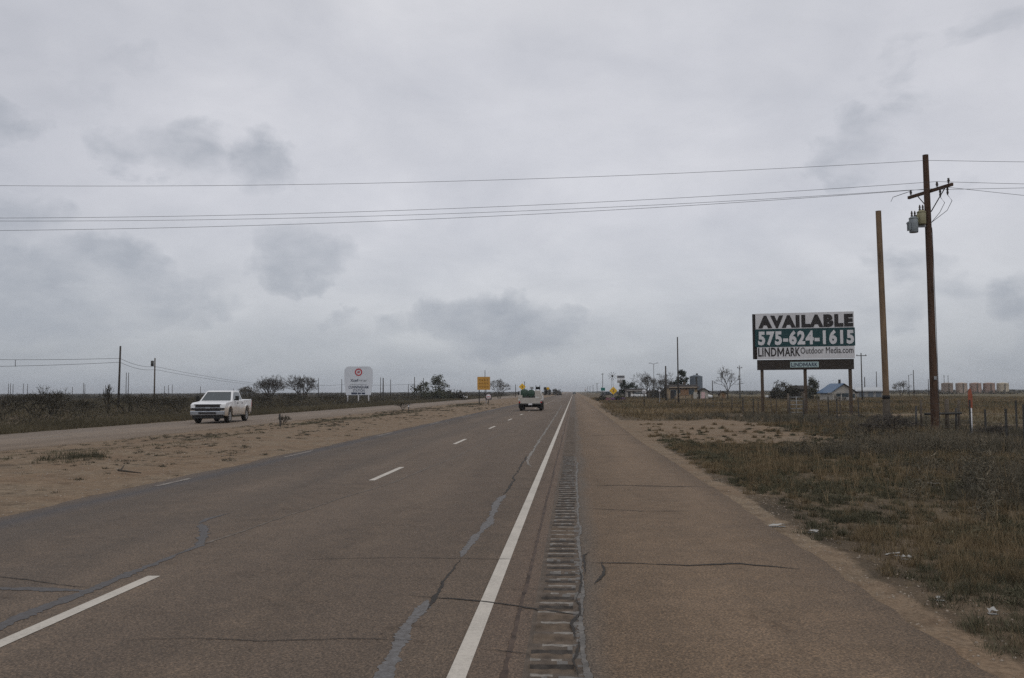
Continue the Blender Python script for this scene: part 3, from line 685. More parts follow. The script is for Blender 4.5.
# left brush: dense scrub falling away to the horizon
n = 2300; y = 18 + 400 * rng.random(n) ** 1.5; x = -29.5 - (260 * rng.random(n) ** 1.7) * (.4 + y / 420)
x = x - 1.5 * (vnoise(x, y, .2))
P = pts_at(x, y); dd = np.hypot(x, y)
tag(clump(n, 80, P, rng.uniform(.5, 1.9, n) * (1 + dd / 400), rng.uniform(.4, 1.0, n) + 1.0 * rng.random(n) ** 3, .09 + dd / 1500, 'scrub', 'brush', vnoise(x, y, .08)), 'dark mesquite scrub covering the plain left of the road', 'scrub', kind='stuff')
P = scatter(46000, -150, -29.5, 16, 330, lambda x, y: smooth(.25, .5, fbm(x, y, .1)) * np.clip((y + 30) / 80 - (-x - 30) / 200, .15, 1), 1.4)
tag(blades('plain_grass', P, rng.uniform(.2, .6, len(P)), 7, widths(P, .8, .02), .5, .8, 'vergegrass', vnoise(P[:, 0], P[:, 1], .12)), 'dull olive grass between the scrub on the left plain', 'grass', kind='stuff')
n = 5200; ang = rng.uniform(R(-52), R(46), n); dd = 380 + 2600 * rng.random(n) ** 1.4
x, y = np.sin(ang) * dd, np.cos(ang) * dd
k = np.abs(x + 5) > 28 + .0 * dd; x, y, dd = x[k], y[k], dd[k]; n = len(x)
tag(clump(n, 26, pts_at(x, y), rng.uniform(3, 9, n), rng.uniform(.9, 2.1, n), .5 + dd / 1400, 'far_scrub', 'brush', vnoise(x, y, .01)), 'far scrub forming a dark low band on the horizon', 'scrub', kind='stuff')
# pebbles and bits on the shoulder edge
n = 3600; x = np.where(rng.random(n) < .5, rng.uniform(2.45, 3.4, n), rng.uniform(-13, -8.1, n)); y = np.where(x > 0, 2 + 28 * rng.random(n) ** 1.5, 9 + 40 * rng.random(n) ** 1.3); z = ground_z(x, y)
s = rng.uniform(.005, .017, n) * np.where(x > 0, 1, 1.8)
oc = np.array([(1, 0, 0), (-1, 0, 0), (0, 1, 0), (0, -1, 0), (0, 0, .7), (0, 0, -.5)]); of = np.array([(0, 2, 4), (2, 1, 4), (1, 3, 4), (3, 0, 4), (2, 0, 5), (1, 2, 5), (3, 1, 5), (0, 3, 5)])
V = (np.stack([x, y, z], 1)[:, None] + oc[None] * s[:, None, None] * rng.uniform(.6, 1.3, (n, 6, 1))).reshape(-1, 3)
F = (of[None] + (np.arange(n) * 6)[:, None, None]).reshape(-1, 3)
tag(fast('gravel', V, F, 'stone'), 'loose gravel along the paved edge', 'gravel', kind='stuff')

# ------------------------------------------------------------------ trees and shrubs
def segs_mesh(name, segs, m, parent=None, n=3):
    A = np.array([[*s[0]] for s in segs]); B = np.array([[*s[1]] for s in segs]); r0 = np.array([s[2] for s in segs]); r1 = np.array([s[3] for s in segs])
    d = B - A; d /= np.maximum(np.linalg.norm(d, axis=1), 1e-6)[:, None]
    ref = np.where(np.abs(d[:, 2:3]) > .9, np.array([[1., 0, 0]]), np.array([[0, 0, 1.]])); a = np.cross(d, ref); a /= np.linalg.norm(a, axis=1)[:, None]; b = np.cross(d, a)
    V = []
    for Pp, r in ((A, r0), (B, r1)):
        for i in range(n):
            t = 2 * PI * i / n; V.append(Pp + (a * math.cos(t) + b * math.sin(t)) * r[:, None])
    V = np.stack(V, 1).reshape(-1, 3)
    base_ = (np.arange(len(segs)) * 2 * n)[:, None, None]
    F = np.array([(i, (i + 1) % n, n + (i + 1) % n, n + i) for i in range(n)])[None] + base_
    return fast(name, V, F.reshape(-1, 4), m, np.repeat(rng.random(len(segs)), 2 * n), parent)
def grow(rr, p, d, L, r, lev, out, spread, maxlev):
    q = p + d * L
    out.append((tuple(p), tuple(q), r, r * .72, lev))
    if lev >= maxlev: return
    k = rr.choice((2, 3, 3)) if lev < maxlev - 1 else rr.choice((3, 4, 5))
    a0 = rr.uniform(0, 6.28); e1 = d.orthogonal().normalized(); e2 = d.cross(e1)
    for i in range(k):
        a = a0 + 2 * PI * i / k + rr.uniform(-.5, .5); tl = rr.uniform(.35, 1.25) * spread * 1.3
        nd = (d + (e1 * math.cos(a) + e2 * math.sin(a)) * tl + Vector((0, 0, .06))).normalized()
        if nd.z < -.1: nd.z = .15; nd.normalize()
        grow(rr, p.lerp(q, rr.uniform(.65, 1)), nd, L * rr.uniform(.6, .9), max(r * .62, .012), lev + 1, out, spread, maxlev)
def bare_tree(label, x, y, H, Wd, seed, m='twig', stems=3, lev=6, spread=.5, rmin=.014, group='bare trees beside the road', name='bare_tree'):
    rr = random.Random(seed)
    t = thing(name, label, 'tree', (x, y, float(ground_z(x, y)) - .02), 0, group)
    out = []
    for s in range(stems):
        a = 2 * PI * s / stems + rr.uniform(-.5, .5); sp = .32 if stems > 1 else 0.05
        grow(rr, Vector((math.cos(a) * .15, math.sin(a) * .15, 0)), Vector((math.cos(a) * sp, math.sin(a) * sp, 1)).normalized(), 1.0, .11, 0, out, spread, lev)
    zs = float(np.percentile([q[1][2] for q in out], 97)); xs = float(np.percentile([max(abs(q[1][0]), abs(q[1][1])) for q in out], 93))
    kz, kx = H / zs, Wd / 2 / xs
    sc = lambda p: (p[0] * kx, p[1] * kx, p[2] * kz)
    out = [(sc(q[0]), sc(q[1]), max(q[2] * H / 5, rmin), max(q[3] * H / 5, rmin * .7), q[4]) for q in out]
    segs_mesh('trunk', [q for q in out if q[4] <= 1], M['bark'] if m == 'twig' else M[m], t, 5)
    segs_mesh('crown', [q for q in out if q[4] > 1], M[m], t, 3)
    return t
def leafy_tree(label, x, y, H, Wd, seed, m='evergreen', shape='round', K=1500, name='evergreen_tree', group=None, low=.25, leaf=.16):
    r = np.random.default_rng(seed)
    t = thing(name, label, 'tree' if 'tree' in name else 'bush', (x, y, float(ground_z(x, y)) - .02), 0, group)
    tb = MB().tube((0, 0, 0), (0, 0, H * .8), H * .03, H * .008, 7)
    for i in range(7):
        a = r.uniform(0, 6.28); z = H * r.uniform(.25, .65); tb.tube((0, 0, z), (math.cos(a) * Wd * .32, math.sin(a) * Wd * .32, z + H * .15), H * .012, H * .004, 5)
    tb.build('trunk', 'bark', t)
    nc = 26; c = []
    for i in range(nc):
        u = r.random(); z = low + (1 - low) * u * .93
        lim = math.sin(PI * min(.97, .16 + .84 * (1 - (z - low) / (1 - low)) * .62 + .0)) if shape == 'round' else (1 - (z - low) / (1 - low)) * .95 + .08
        a = r.uniform(0, 6.28); q = Wd / 2 * lim * math.sqrt(r.random()) * .85
        c.append((math.cos(a) * q, math.sin(a) * q, z * H, Wd * r.uniform(.09, .19)))
    c = np.array(c); idx = r.integers(0, nc, K); u = r.normal(size=(K, 3)); u /= np.linalg.norm(u, axis=1)[:, None]
    P = c[idx, :3] + u * (c[idx, 3] * r.random(K) ** .35)[:, None]; P[:, 2] = np.maximum(P[:, 2], .1)
    d, e = r.normal(size=(K, 3)) * leaf, r.normal(size=(K, 3)) * leaf
    V = np.stack([P, P + d, P + e], 1).reshape(-1, 3)
    T = np.repeat(np.clip(r.random(nc)[idx] * .55 + r.random(K) * .45, 0, 1), 3)
    fast('crown', V, np.arange(3 * K).reshape(-1, 3), M[m], T, t)
    return t
def at(px, Y): return XZ(px, 392, Y)[0]

BT = 'bare trees beside the road'
bare_tree('grey bare tree with a wide crown right of the white pickup', at(270, 165), 165, 4.6, 5.6, 3, stems=6)
bare_tree('dense bare tree by the left horizon, closer to the tall white sign', at(302, 172), 172, 4.9, 5.8, 5, stems=6)
bare_tree('low pale bare tree just behind the bed of the white pickup', at(247, 150), 150, 2.8, 4.0, 8, 'palebark', stems=4)
bare_tree('round leafless tree behind the amber sign in the median', at(499, 230), 230, 5.0, 6.0, 9, stems=3)
leafy_tree('taller thin olive green tree left of the amber sign', at(439, 205), 205, 5.6, 5.0, 31, 'olive', K=1500, name='olive_tree', group='olive trees on the left', low=.3, leaf=.17)
leafy_tree('shorter olive green tree left of its taller twin', at(421, 200), 200, 4.2, 4.6, 32, 'olive', K=1200, name='olive_tree', group='olive trees on the left', low=.25, leaf=.17)
leafy_tree('dark dense bush under the two olive green trees', at(437, 196), 196, 1.6, 9.0, 33, 'olive', K=2600, name='dense_bush', low=.05, leaf=.2)
leafy_tree('dark dense bush sloping down towards the white car', at(452, 198), 198, 1.6, 7.0, 34, 'brush', K=1800, name='dense_bush', low=.05, leaf=.2)
bare_tree('spreading leafless tree standing alone left of the billboard', at(726, 165), 165, 5.9, 5.0, 12, stems=1, lev=6, spread=.5)
bare_tree('bare tree left of the double armed street light', at(648, 190), 190, 5.4, 5.6, 14, stems=3, spread=.5)
bare_tree('bare tree right of the double armed street light', at(665, 195), 195, 5.5, 5.8, 15, stems=3, spread=.5)
bare_tree('small bare tree between the bare wooden pole and billboard far off', at(901, 260), 260, 4.2, 4.6, 16, stems=3)
leafy_tree('dark clumped evergreen rising above the tan house', at(682, 200), 200, 6.6, 3.2, 41, 'evergreen', K=1500, low=.3, leaf=.2, group='evergreen trees')
leafy_tree('low dark evergreen left of the tall house evergreen', at(674, 198), 198, 4.4, 3.6, 42, 'evergreen', K=1200, low=.2, leaf=.2, group='evergreen trees')
leafy_tree('very dark evergreen below the roadside store sign', at(624, 255), 255, 5.2, 3.6, 43, 'evergreen', K=1600, low=.1, leaf=.22, group='evergreen trees')
leafy_tree('pointed grey green tree beside the blue roofed house', at(813, 158), 158, 4.3, 3.6, 44, 'olive', shape='cone', K=1700, name='conifer_tree', low=.1, leaf=.13)
leafy_tree('broad dark bush seen under the left half of the billboard', at(786, 165), 165, 3.1, 5.6, 45, 'brush', K=2400, name='dense_bush', low=.05, leaf=.16)
leafy_tree('small dark bush left of the broad bush under the billboard', at(776, 170), 170, 2.4, 2.6, 46, 'brush', K=1000, name='dense_bush', low=.05, leaf=.16)

SH = 'dark shrubs along the left verge'
for i, (px, Y, H, Wd, lb, st) in enumerate([(36, 62, 1.9, 4.0, 'widest dark leafless shrub left of the first left pole', 7), (54, 66, 2.3, 2.6, 'taller dark shrub just right of the widest leafless shrub', 5), (5, 56, 1.7, 2.2, 'dark shrub at the left picture edge beyond the road', 5),
        (107, 72, 2.5, 1.2, 'thin upright twiggy shrub just left of the first left pole', 3), (128, 74, 1.7, 3.4, 'dark shrub right beside the foot of the first left pole', 6), (152, 80, 1.6, 4.0, 'dark shrub at the foot of the second left pole', 6), (178, 82, 1.5, 3.6, 'dark shrub left of the white pickup cab', 6),
        (262, 96, 1.7, 4.2, 'dark shrub behind the tail of the white pickup', 6), (290, 110, 1.7, 4.4, 'dark shrub between the pickup and the white sign', 6), (330, 128, 1.5, 4.6, 'dark shrub at the left side of the tall white sign', 6), (80, 68, 1.3, 3.4, 'low dark shrub between the tall shrub and first left pole', 6)]):
    bare_tree(lb, at(px, Y), Y, H, Wd, 60 + i, 'brush', stems=st, lev=4, spread=.6, rmin=.012, group=SH, name='shrub')['category'] = 'shrub'
for i, (px, Y, H, Wd, lb) in enumerate([(887, 33.5, .85, 1.5, 'dark twiggy bush at the foot of the bare wooden pole'), (900, 34, .7, 1.2, 'small dark bush between the two near poles'), (990, 31, .55, 1.0, 'low dark bush right of the orange topped marker'), (866, 35, .5, 1.2, 'low grey bush left of the bare wooden pole')]):
    bare_tree(lb, at(px, Y), Y, H, Wd, 90 + i, 'twig', stems=6, lev=4, spread=.6, rmin=.006, group='bushes near the right poles', name='shrub')['category'] = 'shrub'
for i, (px, Y, H, Wd, lb) in enumerate([(403, 84, .75, 1.5, 'dark dry weed clump on the median left of a marker stake'), (284, 47, .5, .9, 'dark weed clump behind the leaning stake on the median')]):
    bare_tree(lb, at(px, Y), Y, H, Wd, 96 + i, 'brush', stems=7, lev=3, spread=.6, rmin=.008, group='weed clumps on the median', name='weed_clump')['category'] = 'weed'

# ------------------------------------------------------------------ text
def text_mesh(s, w, h, bold=0.0, ext=.004, shear=0.0):
    cu = bpy.data.curves.new('txt', 'FONT'); cu.body = s; cu.size = 1; cu.offset = bold; cu.shear = shear; cu.resolution_u = 3; cu.space_character = 1.0 + bold * 3
    ob = bpy.data.objects.new('txt', cu); C.objects.link(ob)
    dg = bpy.context.evaluated_depsgraph_get(); dg.update()
    me = bpy.data.meshes.new_from_object(ob.evaluated_get(dg))
    bpy.data.objects.remove(ob); bpy.data.curves.remove(cu)
    n = len(me.vertices); co = np.zeros(n * 3, np.float32); me.vertices.foreach_get('co', co); co = co.reshape(-1, 3)
    lo, hi = co.min(0), co.max(0)
    x = (co[:, 0] - (lo[0] + hi[0]) / 2) / (hi[0] - lo[0]) * w; z = (co[:, 1] - (lo[1] + hi[1]) / 2) / (hi[1] - lo[1]) * h
    out = np.stack([x, np.zeros(n), z], 1)
    me.vertices.foreach_set('co', out.astype(np.float32).ravel())
    bm = bmesh.new(); bm.from_mesh(me)                      # give the letters thickness
    r = bmesh.ops.extrude_face_region(bm, geom=list(bm.faces))
    bmesh.ops.translate(bm, verts=[v for v in r['geom'] if isinstance(v, bmesh.types.BMVert)], vec=(0, -ext, 0))
    bmesh.ops.recalc_face_normals(bm, faces=bm.faces)
    for f in bm.faces: f.smooth = False
    bm.to_mesh(me); bm.free()
    return me
def lettering(s, cx, y, cz, w, h, m, parent, bold=0., shear=0.):
    me = text_mesh(s, w, h, bold, .006, shear); me.name = 'lettering'; me.materials.clear()
    o = link('lettering', me, m, parent); o.location = (cx, y, cz); return o

# ------------------------------------------------------------------ utility pole with transformers
UY = 36.4
ux = at(934, UY); uz = float(ground_z(ux, UY)); utop = XZ(923.5, 155, UY)[1]
up_ = thing('utility_pole', 'tall brown power pole carrying a crossarm and two transformers', 'utility pole', (ux, UY, uz))
MB().path([(0, 0, -.1), (0, 0, 3), (.0, 0, 7), (-.03, 0, utop - uz)], [.158, .148, .132, .112], 12).tube((-.03, 0, utop - uz - .01), (-.03, 0, utop - uz), .115, .112, 12).build('pole', 'pole', up_)
az_ = XZ(929, 191, UY)[1] - uz
ad = Vector((.34, -1, 0)).normalized()
ca = Vector((-.03, 0, az_)) + Vector((.0, -.0, 0))
side = Vector((1, .34, 0)).normalized()
arm0 = ca + side * .15
MB().box(arm0, (.095, 2.5, .12), math.atan2(ad.y, ad.x) - PI / 2).build('crossarm', 'pole', up_)
MB().tube(arm0 + ad * .85 + Vector((0, 0, -.05)), Vector((.12, 0, az_ - .85)), .022, n=6).build('brace', 'darksteel', up_)
MB().tube(arm0 - ad * .7 + Vector((0, 0, -.05)), Vector((.12, 0, az_ - .85)), .022, n=6).build('brace', 'darksteel', up_)
def insulator(p, parent, dz=.1):
    return MB().lathe([(.0, 0), (.02, 0), (.02, dz * .4), (.055, dz * .5), (.03, dz * .8), (.06, dz), (.035, dz * 1.5), (.045, dz * 1.9), (0, dz * 2)], p, 9).build('insulator', 'ceramic', parent)
ins = []
for s in (-1.1, .42, 1.05):
    p = arm0 + ad * s + Vector((0, 0, .06)); insulator(p, up_, .12); ins.append(p + Vector((0, 0, .24)))
for s in (.55, .95):
    p = arm0 + ad * s + Vector((.02, 0, -.06))
    MB().lathe([(0, 0), (.03, 0), (.05, -.08), (.03, -.14), (.05, -.2), (.02, -.3), (0, -.3)], p, 8).build('cutout', 'ceramic', up_)
    MB().path([p + Vector((0, 0, -.3)), p + Vector((.12, -.1, -.55)), p + Vector((.0, .1, -.9)), Vector((.1, -.05, az_ - 1.3)), Vector((.0, -.12, az_ - 1.6))], .012, 4).build('jumper', 'wire', up_)
MB().path([arm0 - ad * 1.1 + Vector((0, 0, .25)), arm0 - ad * 1.3 + Vector((-.6, 0, .05)), arm0 - ad * 1.2 + Vector((-.75, 0, -.15))], .012, 4).build('jumper', 'wire', up_)
def can(cx, cy, cz, r, h, m, nm):
    o = MB().lathe([(0, 0), (r * .92, 0), (r, .03), (r, h - .06), (r * .95, h - .05), (r * 1.05, h - .045), (r * 1.05, h - .01), (r * .6, h + .05), (0, h + .06)], (cx, cy, cz), 16).build(nm, m, up_)
    b = MB()
    for k in (-.35, .35): b.lathe([(0, 0), (.035, 0), (.05, .06), (.03, .1), (.045, .15), (.02, .25), (0, .26)], (cx + k * r, cy, cz + h + .03), 8)
    b.build('bushing', 'ceramic', o)
    f = MB()
    for q in range(5): f.box((cx - r - .02, cy + (q - 2) * .06, cz + h * .45), (.05, .02, h * .6))
    f.build('cooling_fin', m, o)
    return o
tz1 = XZ(911, 233.5, UY)[1] - uz; tz2 = XZ(921, 225, UY)[1] - uz
can(-.66, -.20, tz1, .17, .60, 'tx_grey', 'transformer'); can(-.31, -.12, tz2, .17, .52, 'tx_yel', 'transformer')
MB().box((-.42, -.02, tz2 - .05), (.85, .07, .10)).box((-.42, .05, tz2 + .08), (.85, .05, .06)).build('mounting_bracket', 'steel', up_)
MB().box((.0, -.18, 2.2), (.1, .02, .14)).build('tag_plate', 'steel', up_)
MB().path([(.165, -.05, 0), (.15, -.05, 4), (.125, -.05, 8), (.11, -.05, az_ - 1.5)], .012, 4).build('ground_wire', 'wire', up_)

# bare pole
BY = 36.8
bx = at(886, BY); bz = float(ground_z(bx, BY)); btop = XZ(878.5, 211, BY)[1]
bp_ = thing('wooden_pole', 'bare light brown wooden pole without crossarm or wires', 'pole', (bx, BY, bz))
band = XZ(886, 397, BY)[1] - bz
lx = XZ(878.3, 211, BY)[0] - bx + .0
MB().path([(0, 0, band), (lx * .2, 0, band + 2.0), (lx * .42, 0, 5), (lx, 0, btop - bz)], [.125, .123, .12, .11], 12).tube((lx, 0, btop - bz - .005), (lx, 0, btop - bz), .115, .11, 12).build('upper_pole', 'poleraw', bp_)
MB().path([(0, 0, -.1), (0, 0, band)], [.148, .140], 12).build('pole_wrap', 'sleeve', bp_)
MB().tube((0, 0, band - .07), (0, 0, band + .07), .150, n=12).build('band', 'black', bp_)

# wires over the road
def span(name, pa, pb, sag, r, label, group, n=40, m='wire'):
    pa, pb = Vector(pa), Vector(pb); pts = []
    for i in range(n + 1):
        t = i / n; p = pa.lerp(pb, t); p.z -= sag * 4 * t * (1 - t); pts.append(p)
    mb = MB().path(pts, r, 4)
    return mb, pts
OG = 'power lines over the road'
O = Vector((ux, UY, uz))
top_pt = O + Vector((-.03, -.1, XZ(924, 161, UY)[1] - uz))
WIRES = [(top_pt, 185, 162, 'topmost thin power line, alone high above the road'), (O + ins[0], 220.5, 188, 'middle power line just below the upper of the close pair'),
         (O + ins[1], 217.5, 184, 'upper line of the close pair of power lines'), (O + ins[2] + Vector((0, 0, -.38)), 230, 195.5, 'lowest power line crossing above the road')]
for p, ly, ry, lb in WIRES:
    # left run: goes through the measured height at the left picture edge, sagging on to a far support
    zl = None
    YL = p.y + .3
    X0, Z0 = XZ(0, ly, YL)
    L = 66.0; sagL = .95
    t0 = (p.x - X0) / L
    zend = (Z0 + sagL * 4 * t0 * (1 - t0) - p.z * (1 - t0)) / t0
    mb, _ = span('', p, (p.x - L, YL + .4, zend), sagL, .0078, lb, OG)
    XR, ZR = XZ(1024, ry, p.y)
    t1 = (XR - p.x) / 60; sagR = .8
    zr = (ZR + sagR * 4 * t1 * (1 - t1) - p.z * (1 - t1)) / t1
    mb2, _ = span('', p, (p.x + 60, p.y - .2, zr), sagR, .0078, lb, OG, 24)
    mb.add(mb2.v, mb2.f, True)
    tag(mb.build('power_line', 'wire', fix=False), lb, 'power line', OG)

# ------------------------------------------------------------------ billboard
BBY = 64.5
bbx, bbt = XZ(804, 312.5, BBY); _, bbb = XZ(804, 359, BBY)
gz = float(ground_z(bbx, BBY))
bbx -= .08
K = (bbt - bbb) / 46.5                       # metres per photographed pixel here
bb = thing('billboard', 'roadside billboard for rent reading AVAILABLE 575-624-1615 on timber posts', 'billboard', (bbx, BBY, gz), R(-10.5))
Wb, Hb, zb = 95.2 * K, bbt - bbb, bbb - gz
MB().box((0, .16, zb + Hb / 2), (Wb - .06, .22, Hb - .06)).build('backing', 'timber', bb)
MB().box((-Wb / 2 - .03, .10, zb + Hb / 2), (.14, .30, Hb * .98)).build('side_frame', 'signdark', bb)
h1, h2, h3 = Hb * .345, Hb * .385, Hb * .27
z3 = zb + h3 / 2; z2 = zb + h3 + h2 / 2; z1 = zb + h3 + h2 + h1 / 2
MB().box((.06, .01, z1), (Wb - .12, .05, h1 - .02)).build('upper_panel', 'signwhite', bb)
MB().box((.06, 0, z2), (Wb - .02, .06, h2)).build('number_panel', 'teal', bb)
MB().box((.10, .01, z3), (Wb - .2, .05, h3 - .02)).build('lower_panel', 'signwhite', bb)
lettering('AVAILABLE', .13, -.025, z1 - .05, Wb * .945, h1 * .80, 'signdark', bb, .075)
lettering('575-624-1615', .13, -.038, z2 - .01, Wb * .955, h2 * .82, 'signwhite', bb, .048)
def heavy_word(cx, y, cz, w, h, m):
    """the sign company's name in broad capitals; its M is drawn stroke by stroke so its counters stay open"""
    x0 = cx - w / 2
    lettering('LIND', x0 + w * .218, y, cz, w * .436, h, m, bb, .022)
    a, b = x0 + w * .458, x0 + w * .618; st = w * .030; mid = (a + b) / 2; z0, z1_ = cz - h / 2, cz + h / 2
    MB().prism([(a, z0), (a + st, z0), (a + st, z1_ - h * .35), (mid, z0 + h * .1), (b - st, z1_ - h * .35), (b - st, z0), (b, z0), (b, z1_), (b - st, z1_), (mid, z0 + h * .42), (a + st, z1_), (a, z1_)], y - .006, y, 'XZ').build('lettering', m, bb)
    lettering('ARK', x0 + w * .818, y, cz, w * .364, h, m, bb, .022)
heavy_word(-Wb * .248, -.025, z3 + .08, Wb * .425, h3 * .70, 'signdark')
lettering('Outdoor Media.com', Wb * .228, -.025, z3 + .16, Wb * .52, h3 * .50, 'signdark', bb, .0)
bz0 = zb - .03
hB = 10.2 * K
MB().box((.06, .12, bz0 - hB / 2), (Wb * .965, .12, hB)).build('apron_board', 'timber', bb)
MB().box((.02, .04, bz0 - hB / 2 + .0), (27 * K, .03, 5.6 * K)).build('name_plate', 'plateteal', bb)
heavy_word(.02, .02, bz0 - hB / 2, 25 * K, 3.8 * K, 'navy')
for px in (762, 806, 851):
    xx = (px - 805) * K * .94
    MB().box((xx, .24, (bz0 - hB * .2) / 2 - .1), (.22, .2, bz0 - hB * .2 + .2)).build('post', 'post', bb)
for q in (-.25, 0, .25):
    for zc_, hc_ in ((z1, h1), (z3, h3)): MB().box((q * Wb, -.020, zc_), (.012, .012, hc_ - .06)).build('sheet_seam', 'signgrey', bb)

# ------------------------------------------------------------------ right fence, gate, marker
fe = thing('wire_fence', 'barbed wire fence on dark steel and wooden posts along the right verge', 'fence', (13.5, 0, 0))
ys = [20.5, 23.8, 27.6, 31.2] + [35 + 0 * k for k in ()] + [46.5, 49.8, 53.2, 56.4]
ys += [72 + 5.2 * k + random.uniform(-.8, .8) for k in range(26)] + [212 + 9 * k for k in range(14)]
for i, yv in enumerate(ys):
    z = float(ground_z(13.5, yv)); hgt = random.uniform(1.15, 1.4); lean = random.uniform(-.05, .05)
    if i % 4 == 1: MB().tube((lean * 0, yv, z - .1), (lean, yv, z + hgt + .05), .06, .05, 7).build('wood_post', 'wood', fe)
    else: MB().box((0, yv, z + hgt / 2), (.045, .045, hgt + .1)).build('steel_post', 'darksteel', fe)
for (px, py, top) in ((1007, 444, 407), (1017, 433, 399), (986, 436, 408)):
    xq, yq = G(px, py); zt = XZ(px, top, yq)[1]
    MB().box((xq - 13.5, yq, zt / 2 - .1), (.055, .055, zt + .1)).build('steel_post', 'darksteel', fe)
for zq in (.35, .65, .95, 1.2):
    wm = MB()
    for ya, yb in ((12, 57), (71, 330)):
        nn = 30 if ya < 60 else 80
        wm.path([(.03 * math.sin(i * 2.1), ya + (yb - ya) * i / nn, float(ground_z(13.5, ya + (yb - ya) * i / nn)) + zq + .02 * math.sin(i)) for i in range(nn + 1)], .004 if ya < 60 else .008, 3)
    wm.build('strand', 'wire', fe)
# braced corner by the utility pole
br = thing('fence_brace', 'H shaped fence brace of dark posts beside the brown power pole', 'fence', (0, 0, 0))
BRY = 37.6
for px, m_, r in ((915, 'darksteel', .045), (946, 'wood', .085), (955, 'darksteel', .05), (961, 'wood', .05), (923, 'wood', .05)):
    xx = at(px, BRY); zt = XZ(px, {915: 406, 946: 399, 955: 408, 961: 400, 923: 400}[px], BRY)[1]
    MB().tube((xx, BRY + (.3 if px in (961, 923) else 0), -.15), (xx + .02, BRY + (.3 if px in (961, 923) else 0), zt), r, r * .9, 7).build('brace_post', m_, br)
x0, zz0 = XZ(924, 414, BRY); x1, _ = XZ(961, 414, BRY)
MB().tube((x0, BRY - .06, zz0), (x1, BRY - .06, zz0 + .03), .05, n=7).build('cross_rail', 'darksteel', br)
GYY = 62.
gt = thing('farm_gate', 'grey five rail farm gate at the end of the sandy driveway', 'gate', (0, 0, 0))
ga, gb = at(788, GYY), at(804, GYY)
for xq in (ga, gb):
    MB().tube((xq, GYY, -.1), (xq, GYY, 1.55), .07, n=8).build('gate_post', 'wood', gt)
for k in range(5):
    MB().tube((ga + .07, GYY, .25 + .26 * k), (gb - .07, GYY, .25 + .26 * k), .024, n=6).build('rail', 'steel', gt)
MB().tube(((ga + gb) / 2, GYY - .03, .24), ((ga + gb) / 2, GYY - .03, 1.3), .02, n=6).build('upright', 'steel', gt)
# dead vines and posts between gate and billboard posts
pf = thing('wire_fence', 'short leaning fence run between the farm gate and the billboard', 'fence', (0, 0, 0))
for px, Y in ((743, 66), (753, 64.5), (758, 64), (771, 63.5), (776, 63), (818, 61), (828, 59), (840, 57), (858, 55)):
    xx = at(px, Y); MB().box((xx, Y, .6), (.06, .06, 1.4 + random.uniform(-.2, .25)), rot=Euler((random.uniform(-.05, .05), random.uniform(-.06, .06), 0)).to_matrix()).build('fence_post', random.choice(['wood', 'darksteel']), pf)
for zq in (.4, .75, 1.1):
    MB().path([(at(px, Y), Y - .04, zq) for px, Y in ((743, 66), (758, 64), (776, 63), (788, 62))], .006, 3).path([(at(px, Y), Y - .04, zq) for px, Y in ((804, 62), (828, 59), (858, 55))], .006, 3).build('strand', 'wire', pf)

MY = 31.6
mx = at(970, MY); mz = float(ground_z(mx, MY))
mk = thing('marker_post', 'white pipeline marker post with a flat orange top', 'marker post', (mx, MY, mz))
zsp = XZ(970, 408, MY)[1] - mz; ztp = XZ(970, 389, MY)[1] - mz
MB().lathe([(.0, -.05), (.042, -.05), (.042, zsp), (0, zsp)], n=12).build('post', 'signwhite', mk)
MB().prism([(-.05, zsp - .02), (.05, zsp - .02), (.065, zsp + .08), (.07, ztp - .22), (.03, ztp), (-.02, ztp + .02), (-.075, ztp - .14), (-.065, zsp + .08)], -.025, .025, 'XZ').build('orange_blade', 'orange', mk, bevel=.008)

# ------------------------------------------------------------------ vehicles
def wheel(parent, x, y, r, w, rimr, z=None):
    z = r if z is None else z
    o = MB().lathe([(rimr, -w / 2 + .01), (r - .05, -w / 2), (r - .012, -w / 2 + .03), (r, -w / 2 + .07), (r, w / 2 - .07), (r - .012, w / 2 - .03), (r - .05, w / 2), (rimr, w / 2 - .01), (rimr, -w / 2 + .01)], (0, 0, 0), 22, 'X').build('wheel', 'tyre', parent)
    o.location = (x, y, z)
    rb = MB()
    for s in (-1, 1):
        rb.lathe([(0, s * (w / 2 - .05)), (.05, s * (w / 2 - .02)), (.07, s * (w / 2 - .05)), (rimr - .05, s * (w / 2 - .055)), (rimr - .01, s * (w / 2 - .012)), (rimr + .003, s * (w / 2 - .012))], (0, 0, 0), 18, 'X')
        for q in range(6):
            a = q * PI / 3; rb.tube((s * (w / 2 - .035), math.cos(a) * .06, math.sin(a) * .06), (s * (w / 2 - .03), math.cos(a) * (rimr - .03), math.sin(a) * (rimr - .03)), .022, n=5)
    rb.build('rim', 'rim', o)
    return o
def arc(cy, cz, r, a0, a1, n=9): return [(cy + r * math.cos(R(a0 + (a1 - a0) * i / n)), cz + r * math.sin(R(a0 + (a1 - a0) * i / n))) for i in range(n + 1)]

